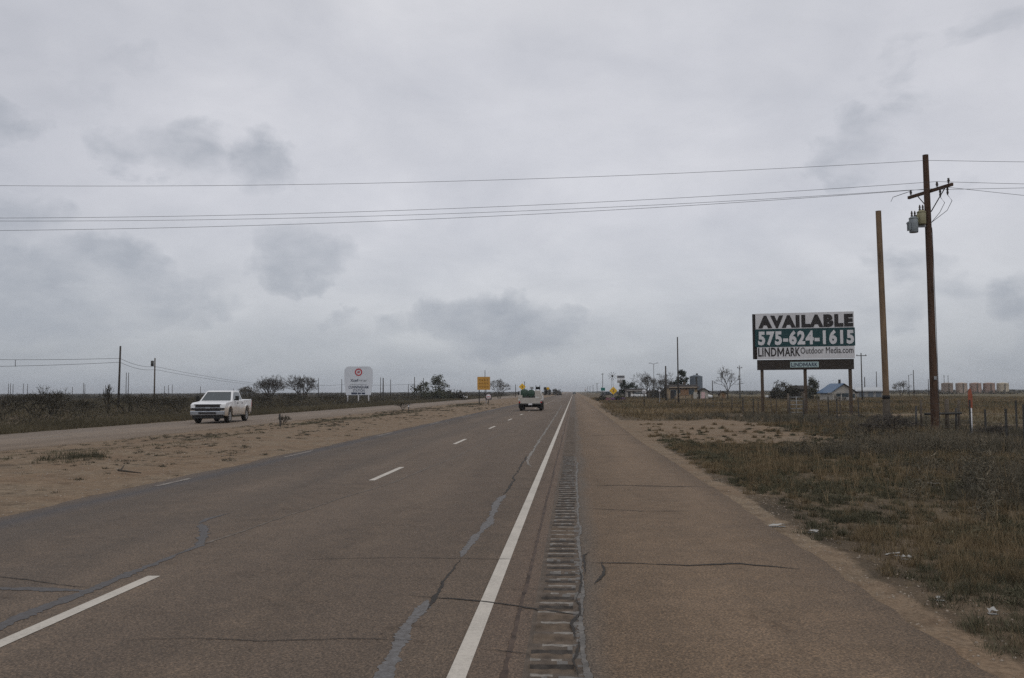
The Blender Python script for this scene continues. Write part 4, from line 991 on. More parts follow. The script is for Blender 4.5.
def pickup(label, loc, rz):
    t = thing('pickup_truck', label, 'pickup truck', loc, rz)
    Wd = .99
    low_ = [(.10, .42), (.03, .62), (.03, 1.02), (.10, 1.12), (.32, 1.20), (1.42, 1.27), (1.62, 1.30), (3.76, 1.31), (3.78, 1.20), (3.84, 1.20), (3.86, 1.33), (5.80, 1.35), (5.84, 1.28), (5.84, .66), (5.70, .56), (5.30, .56)]
    low_ += arc(4.70, .46, .53, 8, 172) + [(4.1, .42), (1.62, .42)] + arc(1.04, .46, .53, 5, 175) + [(.42, .42)]
    body = MB().prism(low_, -Wd, Wd)
    o = body.build('body', 'truckwhite', t, bevel=.035)
    # fender lips stand out a little
    for cy in (1.04, 4.70):
        for s in (-1, 1):
            pa = arc(cy, .46, .53, -4, 184, 10); pb = arc(cy, .46, .62, -4, 184, 10)
            mb = MB(); ring = [(s * (Wd + .0), *q) for q in pa] + [(s * (Wd + .035), *q) for q in pa] + [(s * (Wd + .035), *q) for q in pb] + [(s * (Wd - .0), *q) for q in pb]
            k = len(pa); fs = [(a * k + i, a * k + i + 1, ((a + 1) % 4) * k + i + 1, ((a + 1) % 4) * k + i) for a in range(4) for i in range(k - 1)]
            mb.add(ring, fs, False).build('fender_flare', 'truckwhite', t)
    # greenhouse
    gb_ = [(1.52, 1.27), (2.30, 1.86), (2.55, 1.90), (3.40, 1.90), (3.62, 1.86), (3.80, 1.30)]
    hw = lambda z: .96 - (z - 1.27) * .32
    mb = MB(); k = len(gb_)
    vs = [(-hw(z), y, z) for y, z in gb_] + [(hw(z), y, z) for y, z in gb_]
    mb.add(vs, [tuple(range(k)), tuple(range(2 * k - 1, k - 1, -1))] + [(i, k + i, k + (i + 1) % k, (i + 1) % k) for i in range(k)])
    mb.build('cab', 'truckwhite', t, bevel=.03)
    def sidewin(name, pts):
        for s in (-1, 1):
            mb = MB(); q = [(s * (hw(z) + .012), y, z) for y, z in pts]; p2 = [(s * (hw(z) - .03), y, z) for y, z in pts]; n = len(q)
            mb.add(q + p2, [tuple(range(n)), tuple(range(2 * n - 1, n - 1, -1))] + [(i, (i + 1) % n, n + (i + 1) % n, n + i) for i in range(n)]).build(name, 'glass', t)
    sidewin('side_window', [(1.86, 1.36), (2.36, 1.78), (2.66, 1.80), (2.66, 1.36)])
    sidewin('side_window', [(2.76, 1.36), (2.76, 1.80), (3.46, 1.79), (3.62, 1.36)])
    def wsurf(name, a, b, inset, m):
        (y0, z0), (y1, z1) = a, b; d = Vector((0, z1 - z0, -(y1 - y0))).normalized() * -.014
        if d.y > 0 and y0 < 2: d = -d
        qs = []
        for tt, ins_ in ((.06, inset), (.92, inset)):
            y = y0 + (y1 - y0) * tt; z = z0 + (z1 - z0) * tt
            for s in (-1, 1): qs.append(Vector((s * (hw(z) - ins_), y, z)))
        qs = [qs[0], qs[1], qs[3], qs[2]]
        top = [q + d for q in qs]; bot = [q - d for q in qs]
        MB().add(top + bot, [(0, 1, 2, 3), (7, 6, 5, 4)] + [(i, (i + 1) % 4, 4 + (i + 1) % 4, 4 + i) for i in range(4)]).build(name, m, t)
    wsurf('windscreen', (1.52, 1.27), (2.30, 1.86), .09, 'glass')
    wsurf('rear_window', (3.80, 1.30), (3.62, 1.86), .16, 'glass')
    # doors: shut lines as thin proud skins
    for y0, y1 in ((1.66, 2.70), (2.72, 3.70)):
        for s in (-1, 1):
            d = MB().box((s * (Wd + .006), (y0 + y1) / 2, .90), (.022, y1 - y0 - .03, .76)).build('door', 'truckwhite', t, bevel=.008)
            MB().box((s * (Wd + .03), y1 - .18, 1.15), (.03, .18, .045)).build('handle', 'black', d)
    # nose
    MB().box((0, .015, .89), (1.42, .10, .46)).build('grille', 'signdark', t, bevel=.015)
    MB().box((0, -.035, 1.10), (1.56, .06, .03)).box((0, -.04, .90), (1.46, .07, .05)).box((0, -.035, .69), (1.40, .06, .03)).build('chrome_bar', 'chrome', t, bevel=.01)
    MB().box((0, -.075, .90), (.28, .03, .09)).build('badge', 'chrome', t, bevel=.01)
    for s in (-1, 1):
        MB().box((s * .82, .035, 1.0), (.30, .13, .22)).build('headlight', 'lampglass', t, bevel=.02)
        MB().box((s * .80, .06, .83), (.30, .10, .10)).build('indicator', 'signdark', t)
        MB().box((s * .62, -.075, .57), (.2, .04, .10)).build('fog_light', 'lampglass', t, bevel=.01)
        MB().tube((s * .97, 1.86, 1.32), (s * 1.10, 1.84, 1.38), .03, n=6).box((s * 1.16, 1.84, 1.44), (.20, .10, .28)).build('mirror', 'black' if s > 0 else 'black', t, bevel=.015)
        MB().box((s * .93, 5.83, 1.08), (.13, .08, .42)).build('taillight', 'taillight', t, bevel=.01)
        MB().box((s * 1.02, 2.68, .42), (.09, 2.0, .05)).build('side_step', 'darksteel', t)
    MB().prism([(-.10, .50), (-.10, .70), (-.06, .73), (.12, .73), (.12, .46), (-.04, .46)], -.97, .97).build('front_bumper', 'chrome', t, bevel=.02)
    MB().box((0, -.10, .60), (1.0, .03, .12)).build('bumper_intake', 'signdark', t)
    MB().box((0, .08, .39), (1.74, .26, .20)).build('air_dam', 'black', t)
    MB().box((0, 5.88, .60), (1.9, .14, .2)).build('rear_bumper', 'chrome', t, bevel=.02)
    MB().box((0, 2.9, .46), (1.3, 4.6, .2)).tube((-.8, 1.04, .4), (.8, 1.04, .4), .06).tube((-.8, 4.7, .4), (.8, 4.7, .4), .07).build('chassis', 'black', t)
    MB().box((0, .9, .8), (1.5, 1.1, .6)).box((0, 4.7, .8), (1.5, 1.1, .6)).build('wheel_well', 'black', t)
    for cy in (1.04, 4.70):
        for s in (-1, 1): wheel(t, s * .86, cy, .41, .27, .255)
    MB().tube((.55, 3.2, 1.89), (.55, 3.2, 2.02), .015, .01, 5).build('antenna', 'black', t)
    return t
PY = 43.8
gx0, gy0 = G(207.5, 423.6)
pk = pickup('dusty white pickup truck driving towards us on the opposite road', (gx0, gy0, 0.0), R(6))

def service_truck(label, loc):
    t = thing('service_truck', label, 'truck', loc)
    Wd = 1.08
    # rear faces the viewer (-Y)
    cb = [(2.9, .75), (2.9, 1.45), (3.12, 1.82), (3.3, 1.88), (4.4, 1.88), (4.6, 1.82), (5.2, 1.40), (6.2, 1.30), (6.35, 1.1), (6.35, .6), (5.9, .55)]
    MB().prism(cb, -.86, .86).build('cab', 'white', t, bevel=.06)
    MB().box((0, 3.00, 1.62), (1.45, .05, .34), rot=Matrix.Rotation(R(-25), 3, 'X')).build('rear_window', 'glass', t)
    MB().box((0, 1.38, 1.02), (2 * Wd, 2.7, .10)).build('bed_floor', 'white', t)
    for s in (-1, 1):
        sb = MB().box((s * (Wd - .17), 1.40, 1.16), (.34, 2.66, .55)).build('side_bin', 'palewall', t, bevel=.02)
        for k in range(3): MB().box((s * (Wd + .006), .55 + .85 * k, 1.18), (.02, .74, .42)).build('bin_door', 'white', sb)
        MB().box((s * (Wd - .10), -.0, .80), (.14, .04, .12)).build('taillight', 'taillight', t)
        MB().tube((s * 1.02, 4.55, 1.5), (s * 1.2, 4.5, 1.55), .025).box((s * 1.28, 4.5, 1.62), (.22, .1, .34)).build('mirror', 'black', t)
        MB().box((s * .86, .35, .50), (.46, .03, .5)).build('mud_flap', 'black', t)
    MB().box((0, .03, .93), (1.9, .09, .52)).build('tailgate', 'palewall', t, bevel=.015)
    MB().box((0, -.06, .60), (2.1, .16, .12)).build('rear_bumper', 'black', t, bevel=.02)
    MB().box((0, .6, .63), (1.9, .8, .14)).build('underbody', 'black', t)
    MB().box((0, -.15, .62), (.34, .02, .16)).build('license_plate', 'signwhite', t)
    MB().box((.0, 3.2, .68), (.9, 5.4, .18)).tube((-.8, 1.3, .42), (.8, 1.3, .42), .09).tube((-.7, 5.4, .42), (.7, 5.4, .42), .07).build('chassis', 'black', t)
    tk = MB(); tk.lathe([(0, -1.0), (.30, -1.0), (.38, -.93), (.38, .93), (.30, 1.0), (0, 1.0)], (-.62, 1.5, 1.62), 18, 'Y').lathe([(0, -1.0), (.26, -1.0), (.34, -.93), (.34, .93), (.26, 1.0), (0, 1.0)], (.02, 1.4, 1.60), 18, 'Y')
    tk.build('green_tank', 'tarpgreen', t)
    MB().box((-.30, 1.4, 1.26), (1.3, 1.7, .26)).build('tank_cradle', 'darksteel', t)
    MB().tube((.10, .9, 1.3), (.10, .9, 2.08), .05).box((.10, .9, 2.10), (.3, .3, .18)).build('pump_head', 'steel', t, bevel=.02)
    MB().lathe([(0, -.2), (.26, -.2), (.26, -.16), (.12, -.15), (.12, .15), (.26, .16), (.26, .2), (0, .2)], (.66, .75, 2.08), 16, 'X').build('hose_reel', 'black', t)
    MB().box((.68, .75, 1.58), (.56, .6, .56)).build('reel_box', 'palewall', t, bevel=.02)
    for s in (-1, 1): MB().tube((s * .95, .3, 1.4), (s * .95, .3, 1.85), .03).build('rack_post', 'white', t)
    for cy in (1.3, 5.4):
        for s in (-1, 1): wheel(t, s * .9, cy, .42, .3 if cy < 2 else .25, .24)
    return t
sy = 80.
st_ = service_truck('white flatbed service truck with green tank driving away on the road', (at(530.3, sy), sy, 0))

def far_car(label, px, Y, rz, m='white', s=1., z=None, name='parked_car', cat='car', group=None):
    x = at(px, Y); t = thing(name, label, cat, (x, Y, float(ground_z(x, Y)) + .02), rz, group); t.scale = (s, s, s)
    MB().prism([(0, .35), (0, .8), (.9, .95), (3.9, .98), (4.4, .9), (4.45, .4)], -.88, .88).build('body', m, t, bevel=.08)
    MB().prism([(1.0, .95), (1.65, 1.42), (3.0, 1.45), (3.8, .97)], -.72, .72).build('cabin', 'glass', t, bevel=.05)
    MB().box((0, 2.35, 1.46), (1.36, 1.35, .05)).build('roof', m, t, bevel=.02)
    for cy in (.85, 3.5):
        for sx in (-1, 1): wheel(t, sx * .8, cy, .32, .2, .2)
    return t
far_car('white car parked left of the amber sign near the dark bush', 466, 205, R(70))
far_car('white car parked in the grass behind the billboard posts', 781, 190, R(50), s=.75)
far_car('white vehicle parked beside the small shed right of the tan house', 711, 190, R(60))
far_car('tiny dark vehicle far ahead where the road meets the horizon', 574.3, 520, 0, 'darksteel', 1.1, name='far_vehicle')

# ------------------------------------------------------------------ signs
def post_sign(name, label, px, Y, posts, base_py=None, group=None, rz=0):
    x = at(px, Y); return thing(name, label, 'sign', (x, Y, float(ground_z(x, Y))), rz, group)
# tall white sign with red round emblem
SY = 150.
sx, stz = XZ(358.5, 366.5, SY); sbz = XZ(358.5, 395, SY)[1]
ws = post_sign('company_sign', 'tall white XcelEnergy sign with red round emblem on three pale legs', 358.5, SY, 3, rz=R(8))
z0 = ws.location.z; k = SY / FPX
w2, top_, bot = 14.2 * k, stz - z0, sbz - z0
poly = [(-w2 * .88, bot), (w2 * .88, bot), (w2, bot + 2.2), (w2, top_ - .9)] + [(w2 - .8 + .8 * math.cos(R(a)), top_ - .8 + .8 * math.sin(R(a))) for a in (20, 45, 70, 90)] + [(-w2 + .8 + .8 * math.cos(R(a)), top_ - .8 + .8 * math.sin(R(a))) for a in (90, 110, 135, 160)] + [(-w2, top_ - .9), (-w2, bot + 2.2)]
MB().prism(poly, -.12, .12, 'XZ').build('panel', 'signgrey', ws)
for q in (-.76, 0, .72): MB().box((w2 * q, 0, bot / 2 - .2), (.2, .16, bot + .42)).build('leg', 'signwhite', ws)
ez = top_ - .98
em = MB(); n = 28; ro, ri = .64, .44
em.add([(r_ * math.cos(2 * PI * i / n), yv, ez + r_ * math.sin(2 * PI * i / n)) for yv in (-.15, -.11) for r_ in (ro, ri) for i in range(n)],
       [f for i in range(n) for f in ((i, (i + 1) % n, n + (i + 1) % n, n + i), (i, 2 * n + i, 2 * n + (i + 1) % n, (i + 1) % n))]).build('emblem_ring', 'red', ws)
MB().prism([(-.22, ez - .24), (-.02, ez - .10), (-.02, ez + .30), (-.20, ez + .05)], -.15, -.10, 'XZ').prism([(.22, ez + .24), (.02, ez + .10), (.02, ez - .30), (.20, ez - .05)], -.15, -.10, 'XZ').build('emblem_swoosh', 'red', ws)
lettering('Xcel', -.78, -.125, top_ - 2.40, 1.25, .50, 'navy', ws, .03); lettering('Energy', .62, -.125, top_ - 2.42, 1.6, .46, 'tx_grey', ws, .01, .2)
MB().box((0, -.13, top_ - 3.08), (2.9, .02, .05)).build('rule_line', 'tx_grey', ws)
lettering('CUNNINGHAM', 0, -.125, top_ - 3.56, 3.4, .52, 'navy', ws, .03); lettering('STATION', .05, -.125, top_ - 4.14, 2.0, .44, 'navy', ws, .02)
MB().box((-.72, -.13, top_ - 4.64), (1.0, .02, .34)).box((.15, -.13, top_ - 4.64), (.55, .02, .30)).box((.85, -.13, top_ - 4.64), (.6, .02, .30)).build('lettering', 'navy', ws)

# amber sign in the median
AY = 126.
ax, atz = XZ(483.7, 376.8, AY); abz = XZ(483.7, 389.8, AY)[1]; k = AY / FPX
am = post_sign('construction_sign', 'square amber sign with worn dark lettering on a black post in the median', 483.7, AY, 2)
MB().box((0, 0, (atz + abz) / 2 - am.location.z), (12.8 * k, .05, atz - abz)).build('panel', 'amber', am)
for r_ in range(3): 
    for q in range(4): MB().box(((q - 1.5) * 2.6 * k, -.032, (atz + abz) / 2 - am.location.z + (1 - r_) * 3.4 * k), (1.7 * k, .012, 1.5 * k)).build('lettering', 'amberdark', am)
MB().box((-4.6 * k, .07, (abz + .3 - am.location.z) / 2), (.13, .09, abz + .3 - am.location.z + .2)).build('post', 'black', am)
MB().box((2.4 * k, .07, (abz + .3 - am.location.z) / 2), (.09, .09, abz + .3 - am.location.z + .2)).build('post', 'steel', am)
def round_sign(name, label, px, py, Y, rpx, face, ring, marks, post='black'):
    x, zc = XZ(px, py, Y); t = post_sign(name, label, px, Y, 1); zc -= t.location.z; r = rpx * Y / FPX
    MB().lathe([(0, -.02), (r, -.02), (r, .02), (0, .02)], (0, 0, zc), 22, 'Y').build('disc', face, t)
    if ring: MB().lathe([(r * .86, -.034), (r * .98, -.034), (r * .98, -.022), (r * .86, -.022), (r * .86, -.034)], (0, 0, zc), 22, 'Y').build('rim_ring', ring, t)
    b = MB()
    for (cx, cz, w_, h_) in marks: b.box((cx * r, -.028, zc + cz * r), (w_ * r, .012, h_ * r))
    if marks: b.build('lettering', 'red' if ring == 'pink' else 'signdark', t)
    MB().box((0, .06, zc / 2 + .1), (.09, .06, zc + .4)).build('post', post, t)
    return t
dn_ = round_sign('road_sign', 'small round pinkish white sign low beside the amber sign', 488.5, 396.6, 122, 2.6, 'signwhite', 'pink', [(0, 0, 1.1, .25)])
r0_ = dn_.location.z
MB().box((0, .035, XZ(488.5, 396.6, 122)[1] - r0_), (.86, .02, .86)).build('back_plate', 'darksteel', dn_)
round_sign('road_sign', 'round white sign with short dark lettering on a black post', 644, 391.7, 96, 2.75, 'signwhite', 'signdark', [(-.35, .0, .25, .3), (0, 0, .25, .3), (.35, 0, .25, .3)])
round_sign('road_sign', 'tiny white marker disc between the round sign and tan house', 659.6, 390.8, 130, 1.2, 'signwhite', None, [], 'steel')
def diamond(name, label, px, py, Y, rpx, m, marks=True):
    x, zc = XZ(px, py, Y); t = post_sign(name, label, px, Y, 1); zc -= t.location.z; r = rpx * Y / FPX
    MB().prism([(0, zc - r), (r, zc), (0, zc + r), (-r, zc)], -.02, .02, 'XZ').build('diamond_plate', m, t, bevel=.01)
    MB().prism([(0, zc - r * .42), (r * .2, zc - r * .1), (r * .12, zc + r * .35), (-r * .12, zc + r * .35), (-r * .2, zc - r * .1)], -.034, -.021, 'XZ').build('symbol', 'amberdark', t)
    MB().box((0, .06, zc / 2), (.1, .06, zc + .2)).build('post', 'steel', t)
    return t
yd = diamond('warning_sign', 'yellow diamond warning sign on the right verge by flowers', 613.4, 390.6, 168, 4.0, 'yellow')
diamond('warning_sign', 'amber diamond warning sign rising behind the service truck', 522.3, 386.8, 148, 3.5, 'yellow')
GSY = 166.
gsx, gsz = XZ(603, 389.2, GSY)
gs = post_sign('guide_sign', 'small green guide sign on two thin posts at the right verge', 603, GSY, 2)
MB().box((0, 0, gsz - gs.location.z), (.78, .04, .56)).build('panel', 'green', gs)
for q in (-.3, .34): MB().box((q, .05, (gsz - gs.location.z) / 2), (.06, .05, gsz - gs.location.z + .3)).build('post', 'steel', gs)
SSY = 250.
ssx, ssz = XZ(621, 376.8, SSY); k = SSY / FPX
ss = post_sign('store_sign', 'two box roadside store sign on a pole above a dark evergreen', 621, SSY, 1)
zz_ = ssz - ss.location.z
MB().box((0, 0, zz_), (7.6 * k, .4, 2.6 * k)).build('upper_box', 'greywall', ss, bevel=.04)
MB().box((0, -.22, zz_), (6.0 * k, .03, .9 * k)).build('dark_band', 'navy', ss)
MB().box((0, 0, zz_ - 2.3 * k), (7.2 * k, .4, 1.4 * k)).build('white_box', 'signwhite', ss)
MB().box((-.3, 0, zz_ - 4.7 * k), (5.2 * k, .4, 2.6 * k)).build('lower_box', 'greywall', ss, bevel=.04)
MB().tube((0, .1, -.1), (0, .1, zz_ + .2), .12).build('pole', 'darksteel', ss)
# windmill
WY = 215.
wx, wz = XZ(612.3, 376, WY)
wm_ = thing('windmill', 'small farm windmill with a star of blades above the yellow sign', 'windmill', (wx, WY, 0))
tw = MB()
for sx_, sy_ in ((-1, -1), (1, -1), (1, 1), (-1, 1)): tw.tube((sx_ * .45, sy_ * .45, 0), (sx_ * .06, sy_ * .06, wz - .15), .03, n=5)
for q in range(1, 5):
    zq = wz * q / 5; e = .45 * (1 - q / 5) + .06 * q / 5
    for p, qn in (((-e, -e), (e, -e)), ((e, -e), (e, e)), ((e, e), (-e, e)), ((-e, e), (-e, -e))): tw.tube((*p, zq), (*qn, zq), .018, n=4)
tw.build('tower', 'steel', wm_)
for q in range(10):
    a = 2 * PI * q / 10
    MB().add([(math.cos(a - .09) * .25, -.2, wz + math.sin(a - .09) * .25), (math.cos(a + .09) * .25, -.16, wz + math.sin(a + .09) * .25), (math.cos(a + .05) * 1.05, -.12, wz + math.sin(a + .05) * 1.05), (math.cos(a - .05) * 1.05, -.22, wz + math.sin(a - .05) * 1.05)], [(0, 1, 2, 3)]).build('blade', 'darksteel', wm_)
MB().tube((0, -.25, wz), (0, .7, wz), .05).box((0, 1.0, wz), (.02, .6, .4)).lathe([(0, -.28), (.26, -.24), (.26, -.18), (0, -.14)], (0, 0, wz), 12, 'Y').build('hub', 'darksteel', wm_)
# flowers under the yellow sign
for q, (px, m_, lb) in enumerate([(613, 'purple', 'purple flower cluster under the yellow diamond sign'), (607, 'pinkfl', 'pink flower cluster left of the yellow diamond sign'), (622.5, 'purple', 'purple flower cluster right of the yellow diamond sign')]):
    n = 60; Yq = 165; xq = at(px, Yq); P = np.stack([xq + rng.normal(0, .25, n), Yq + rng.normal(0, .25, n), rng.uniform(.1, .55, n)], 1); d = rng.normal(0, .09, (n, 3)); e = rng.normal(0, .09, (n, 3))
    fl = thing('flower_cluster', lb, 'flowers', (0, 0, 0), 0, 'flowers by the yellow sign')
    fast('blossoms', np.stack([P, P + d, P + e], 1).reshape(-1, 3), np.arange(3 * n).reshape(-1, 3), m_, None, fl)
    segs_mesh('stems', [((p[0], p[1], -.02), tuple(p), .012, .006) for p in P[:24]], M['olive'], fl)

x, y = G(75, 461); nP = 40; P = np.stack([x + rng.normal(0, .42, nP), y + rng.normal(0, .55, nP), np.zeros(nP)], 1); P[:, 2] = ground_z(P[:, 0], P[:, 1])
wc = thing('weed_clump', 'low green weed patch on the near left median', 'weed', (0, 0, 0), 0, 'weed clumps on the median')
blades('leaves', P, rng.uniform(.08, .26, nP), 30, .012, .14, .9, 'weed', rng.random(nP) * .5).parent = wc
xa, ya = G(118, 474.5); xb, yb = G(141, 475.5); za = float(ground_z(xa, ya))
fb = thing('fallen_branch', 'dark fallen branch lying on the sandy median near the road edge', 'branch', (xa, ya, za))
MB().path([(0, 0, .07), ((xb - xa) * .4, (yb - ya) * .4, .05), (xb - xa, yb - ya, .03)], [.026, .02, .01], 6).path([((xb - xa) * .1, 0, .07), ((xb - xa) * .05, .2, .16)], [.02, .01], 5).build('stem', 'bark', fb)
# stakes on the median
for px, y0, y1, Y, lean, lb in ((280.6, 414.6, 428, 43.0, -.06, 'short leaning dark delineator stake on the sandy median'), (408.6, 405, 413, 76, 0, 'thin dark stake by the weed clump on the median')):
    x, zt = XZ(px, y0, Y); g0 = float(ground_z(x, Y))
    t = thing('stake', lb, 'stake', (x, Y, g0))
    MB().box((lean * .4, 0, (zt - g0) / 2), (.07, .05, zt - g0 + .1), rot=Matrix.Rotation(lean, 3, 'Y')).build('shaft', 'darksteel', t, bevel=.008)
    MB().box((lean * .8, -.035, zt - g0 - .1), (.075, .012, .14)).build('reflector', 'signgrey' if px > 300 else 'darksteel', t)

# ------------------------------------------------------------------ buildings far right
def house(name, label, px, Y, w, d, h, roofh, wall, roof, rz=0., gable_front=False, base=0., cat='house'):
    x = at(px, Y); t = thing(name, label, cat, (x, Y, base - .03), rz)
    if gable_front:
        MB().prism([(-w / 2, 0), (w / 2, 0), (w / 2, h), (0, h + roofh), (-w / 2, h)], -d / 2, d / 2, 'XZ').build('wall', wall, t)
        for s in (-1, 1):
            MB().add([(0, -d / 2 - .4, h + roofh + .12), (s * (w / 2 + .4), -d / 2 - .4, h - .12), (s * (w / 2 + .4), d / 2 + .4, h - .12), (0, d / 2 + .4, h + roofh + .12),
                      (0, -d / 2 - .4, h + roofh + .02), (s * (w / 2 + .4), -d / 2 - .4, h - .22), (s * (w / 2 + .4), d / 2 + .4, h - .22), (0, d / 2 + .4, h + roofh + .02)],
                     [(0, 1, 2, 3), (7, 6, 5, 4), (0, 4, 5, 1), (1, 5, 6, 2), (2, 6, 7, 3)]).build('roof', roof if s < 0 or isinstance(roof, str) else roof, t)
    else:
        MB().prism([(-d / 2, 0), (d / 2, 0), (d / 2, h), (0, h + roofh), (-d / 2, h)], -w / 2, w / 2, 'YZ').build('wall', wall, t)
        for s in (-1, 1):
            MB().add([(-w / 2 - .4, 0, h + roofh + .12), (-w / 2 - .4, s * (d / 2 + .4), h - .1), (w / 2 + .4, s * (d / 2 + .4), h - .1), (w / 2 + .4, 0, h + roofh + .12),
                      (-w / 2 - .4, 0, h + roofh + .02), (-w / 2 - .4, s * (d / 2 + .4), h - .2), (w / 2 + .4, s * (d / 2 + .4), h - .2), (w / 2 + .4, 0, h + roofh + .02)],
                     [(0, 1, 2, 3), (7, 6, 5, 4), (0, 4, 5, 1), (1, 5, 6, 2), (2, 6, 7, 3)]).build('roof', roof, t)
    return t
def window(t, x, y, z, w, h, m='glass'):
    f = MB().box((x, y - .02, z), (w + .14, .05, h + .14)).build('window', 'palewall', t)
    MB().box((x, y - .05, z), (w, .03, h)).build('pane', m, f)
HY = 180.; k = HY / FPX
hs = house('house', 'tan house with brown front and dark windows behind the tall pole', 681.5, HY, 27 * k, 6, 2.5, .45, 'tan', 'roofdark')
window(hs, -9.5 * k, -3, 1.4, 1.1, 1.2); window(hs, 7.5 * k, -3, 1.6, 1.2, 1.0); window(hs, -4 * k, -3, 1.7, .7, .7)
MB().box((1.2 * k, -3.04, 1.55), (8 * k, .08, 1.3)).build('brown_panel', 'brown', hs)
MB().box((-10.5 * k, -3.05, .9), (.8, .06, 1.75)).build('door', 'signdark', hs)
MB().box((11 * k, -3.3, .75), (3.4 * k, .5, 1.5)).build('wing_wall', 'palewall', hs)
MB().box((3 * k, .3, 3.2), (.5, .5, .9)).build('chimney', 'wood', hs)
sh = house('shed', 'small pale gabled shed at the right end of the tan house', 703, 178, 7.6 * k, 3, 1.75, .5, 'palewall', 'roofdark', gable_front=True, cat='shed')
MB().box((-.2, -1.53, .8), (.7, .05, 1.5)).build('door', 'pink', sh)
sh2 = house('shed', 'lone pale shed left of the spreading leafless tree', 722, 182, 6 * k, 2.4, 1.3, .35, 'tan', 'roofdark', gable_front=True, cat='shed')
MB().box((.1, -1.23, .6), (.5, .05, 1.1)).build('door', 'brown', sh2)
SLY = 196.
slx, slz = XZ(696, 376.5, SLY)
si = thing('silo', 'blue grey ribbed metal silo behind the tan house', 'silo', (slx, SLY, 0))
rs = 6.2 * SLY / FPX
MB().lathe([(rs, -.1)] + [(rs + (.03 if i % 2 else 0), slz * i / 24) for i in range(25)] + [(0, slz + .05)], n=26).build('drum', 'silo', si)
MB().lathe([(rs * 1.03, slz - .08), (rs * 1.05, slz), (rs * .3, slz + .35), (0, slz + .38)], n=26).build('cap', 'silo', si)
MB().box((-.1, -rs - .06, slz / 2), (.35, .05, slz)).build('ladder', 'darksteel', si)
MB().box((.2, 0, slz + .5), (.4, .4, .35)).build('hatch', 'darksteel', si)
# store cluster behind yellow sign
stq = house('store_building', 'low white store building with dark openings right of the dark evergreen', 634, 250, 16 * .284, 6, 1.9, .5, 'palewall', 'roofdark', cat='building')
for q in (-1.5, -.2, 1.3): MB().box((q, -3.03, .9), (.7, .06, 1.4)).build('opening', 'signdark', stq)
st2 = house('barn', 'dark low barn behind the bare trees by the street light', 659, 252, 10, 6, 1.5, .4, 'roofdark', 'roofdark', cat='barn')
for q in (-3, 0, 3): MB().box((q, -3.03, .65), (1.6, .06, 1.3)).build('door', 'wood', st2)
# blue roofed house
BHY = 150.; k = BHY / FPX
bh = house('house', 'pale gabled house with one bright blue roof slope behind the billboard', 837, BHY, 22 * k, 6, 1.5, 1.3, 'palewall', 'roofdark', R(3), True)
for ch in bh.children:
    if ch.name.startswith('roof') and min(v.co.x for v in ch.data.vertices) < -1:
        ch.data.materials.clear(); ch.data.materials.append(M['roofblue'])
window(bh, -5.5 * k, -3.5, 1.1, .8, .7); window(bh, .5 * k, -3.5, 1.0, 1.1, .6); window(bh, 7 * k, -3.5, .9, .9, .7)
MB().box((3.4 * k, -3.53, .9), (.75, .06, 1.7)).build('door', 'greywall', bh)
MB().box((.1, -1, 3.1), (.3, .3, .9)).build('chimney', 'roofdark', bh)
MB().box((-12 * k, -5.0, 1.35), (9 * k, 2.4, .1)).box((-15.5 * k, -6.0, .65), (.1, .1, 1.3)).box((-8.5 * k, -6.0, .65), (.1, .1, 1.3)).build('porch', 'palewall', bh)
lb_ = house('barn', 'long low grey metal barn right of the blue roofed house', 869, 200, 22 * 200 / FPX, 8, 1.7, .6, 'greywall', 'roofpale', R(-16), cat='barn')
for q in (-1.6, .2, 1.8): MB().box((q, -4.04, .8), (1.0, .06, 1.5)).build('door', 'silo', lb_)
ys_ = house('barn', 'low dark shed left of the blue roofed house', 800, 185, 3.2, 4, 2.2, .5, 'roofdark', 'roofdark', cat='barn')
MB().box((.2, -2.03, .8), (1.2, .06, 1.5)).build('door', 'wood', ys_)
# tanks
TY = 470.; k = TY / FPX
for i, (px, m_, lb) in enumerate([(947, 'tank1', 'brownish grey storage tank at the left end of the tank row'), (961.3, 'tank2', 'pinkish storage tank second from the left in the row'), (975.3, 'tank3', 'reddish storage tank in the middle of the row'), (988.8, 'tank3', 'russet storage tank between the middle tank and the pale one'), (1002.6, 'tank4', 'pale cream storage tank at the right end of the tank row')]):
    x, zt = XZ(px, 383.2, TY); t = thing('storage_tank', lb, 'tank', (x, TY, -.1), 0, 'storage tanks on the horizon')
    r = 5.2 * k
    MB().lathe([(r, 0), (r, zt), (r * 1.01, zt + .05), (r * .5, zt + .35), (0, zt + .45)], n=28).build('shell', m_, t)
    MB().tube((r + .05, 0, 0), (r + .05, 0, zt + .5), .1, n=6).build('pipe', 'darksteel', t)
    MB().box((-.2, -r - .1, zt * .5), (.5, .12, zt)).build('ladder', 'wood', t)
for px, y0, lb in ((944, 376.2, 'thin vent stack left above the brownish tank'), (948, 376.2, 'thin vent stack right above the brownish tank')):
    x, zt = XZ(px, y0, TY + 14); t = thing('vent_stack', lb, 'pole', (x, TY + 14, -.1)); MB().tube((0, 0, 0), (0, 0, zt), .16, .12, 6).build('pipe', 'darksteel', t); MB().lathe([(.12, 0), (.24, .1), (.24, .4), (0, .5)], (0, 0, zt), 8).build('cap', 'darksteel', t)

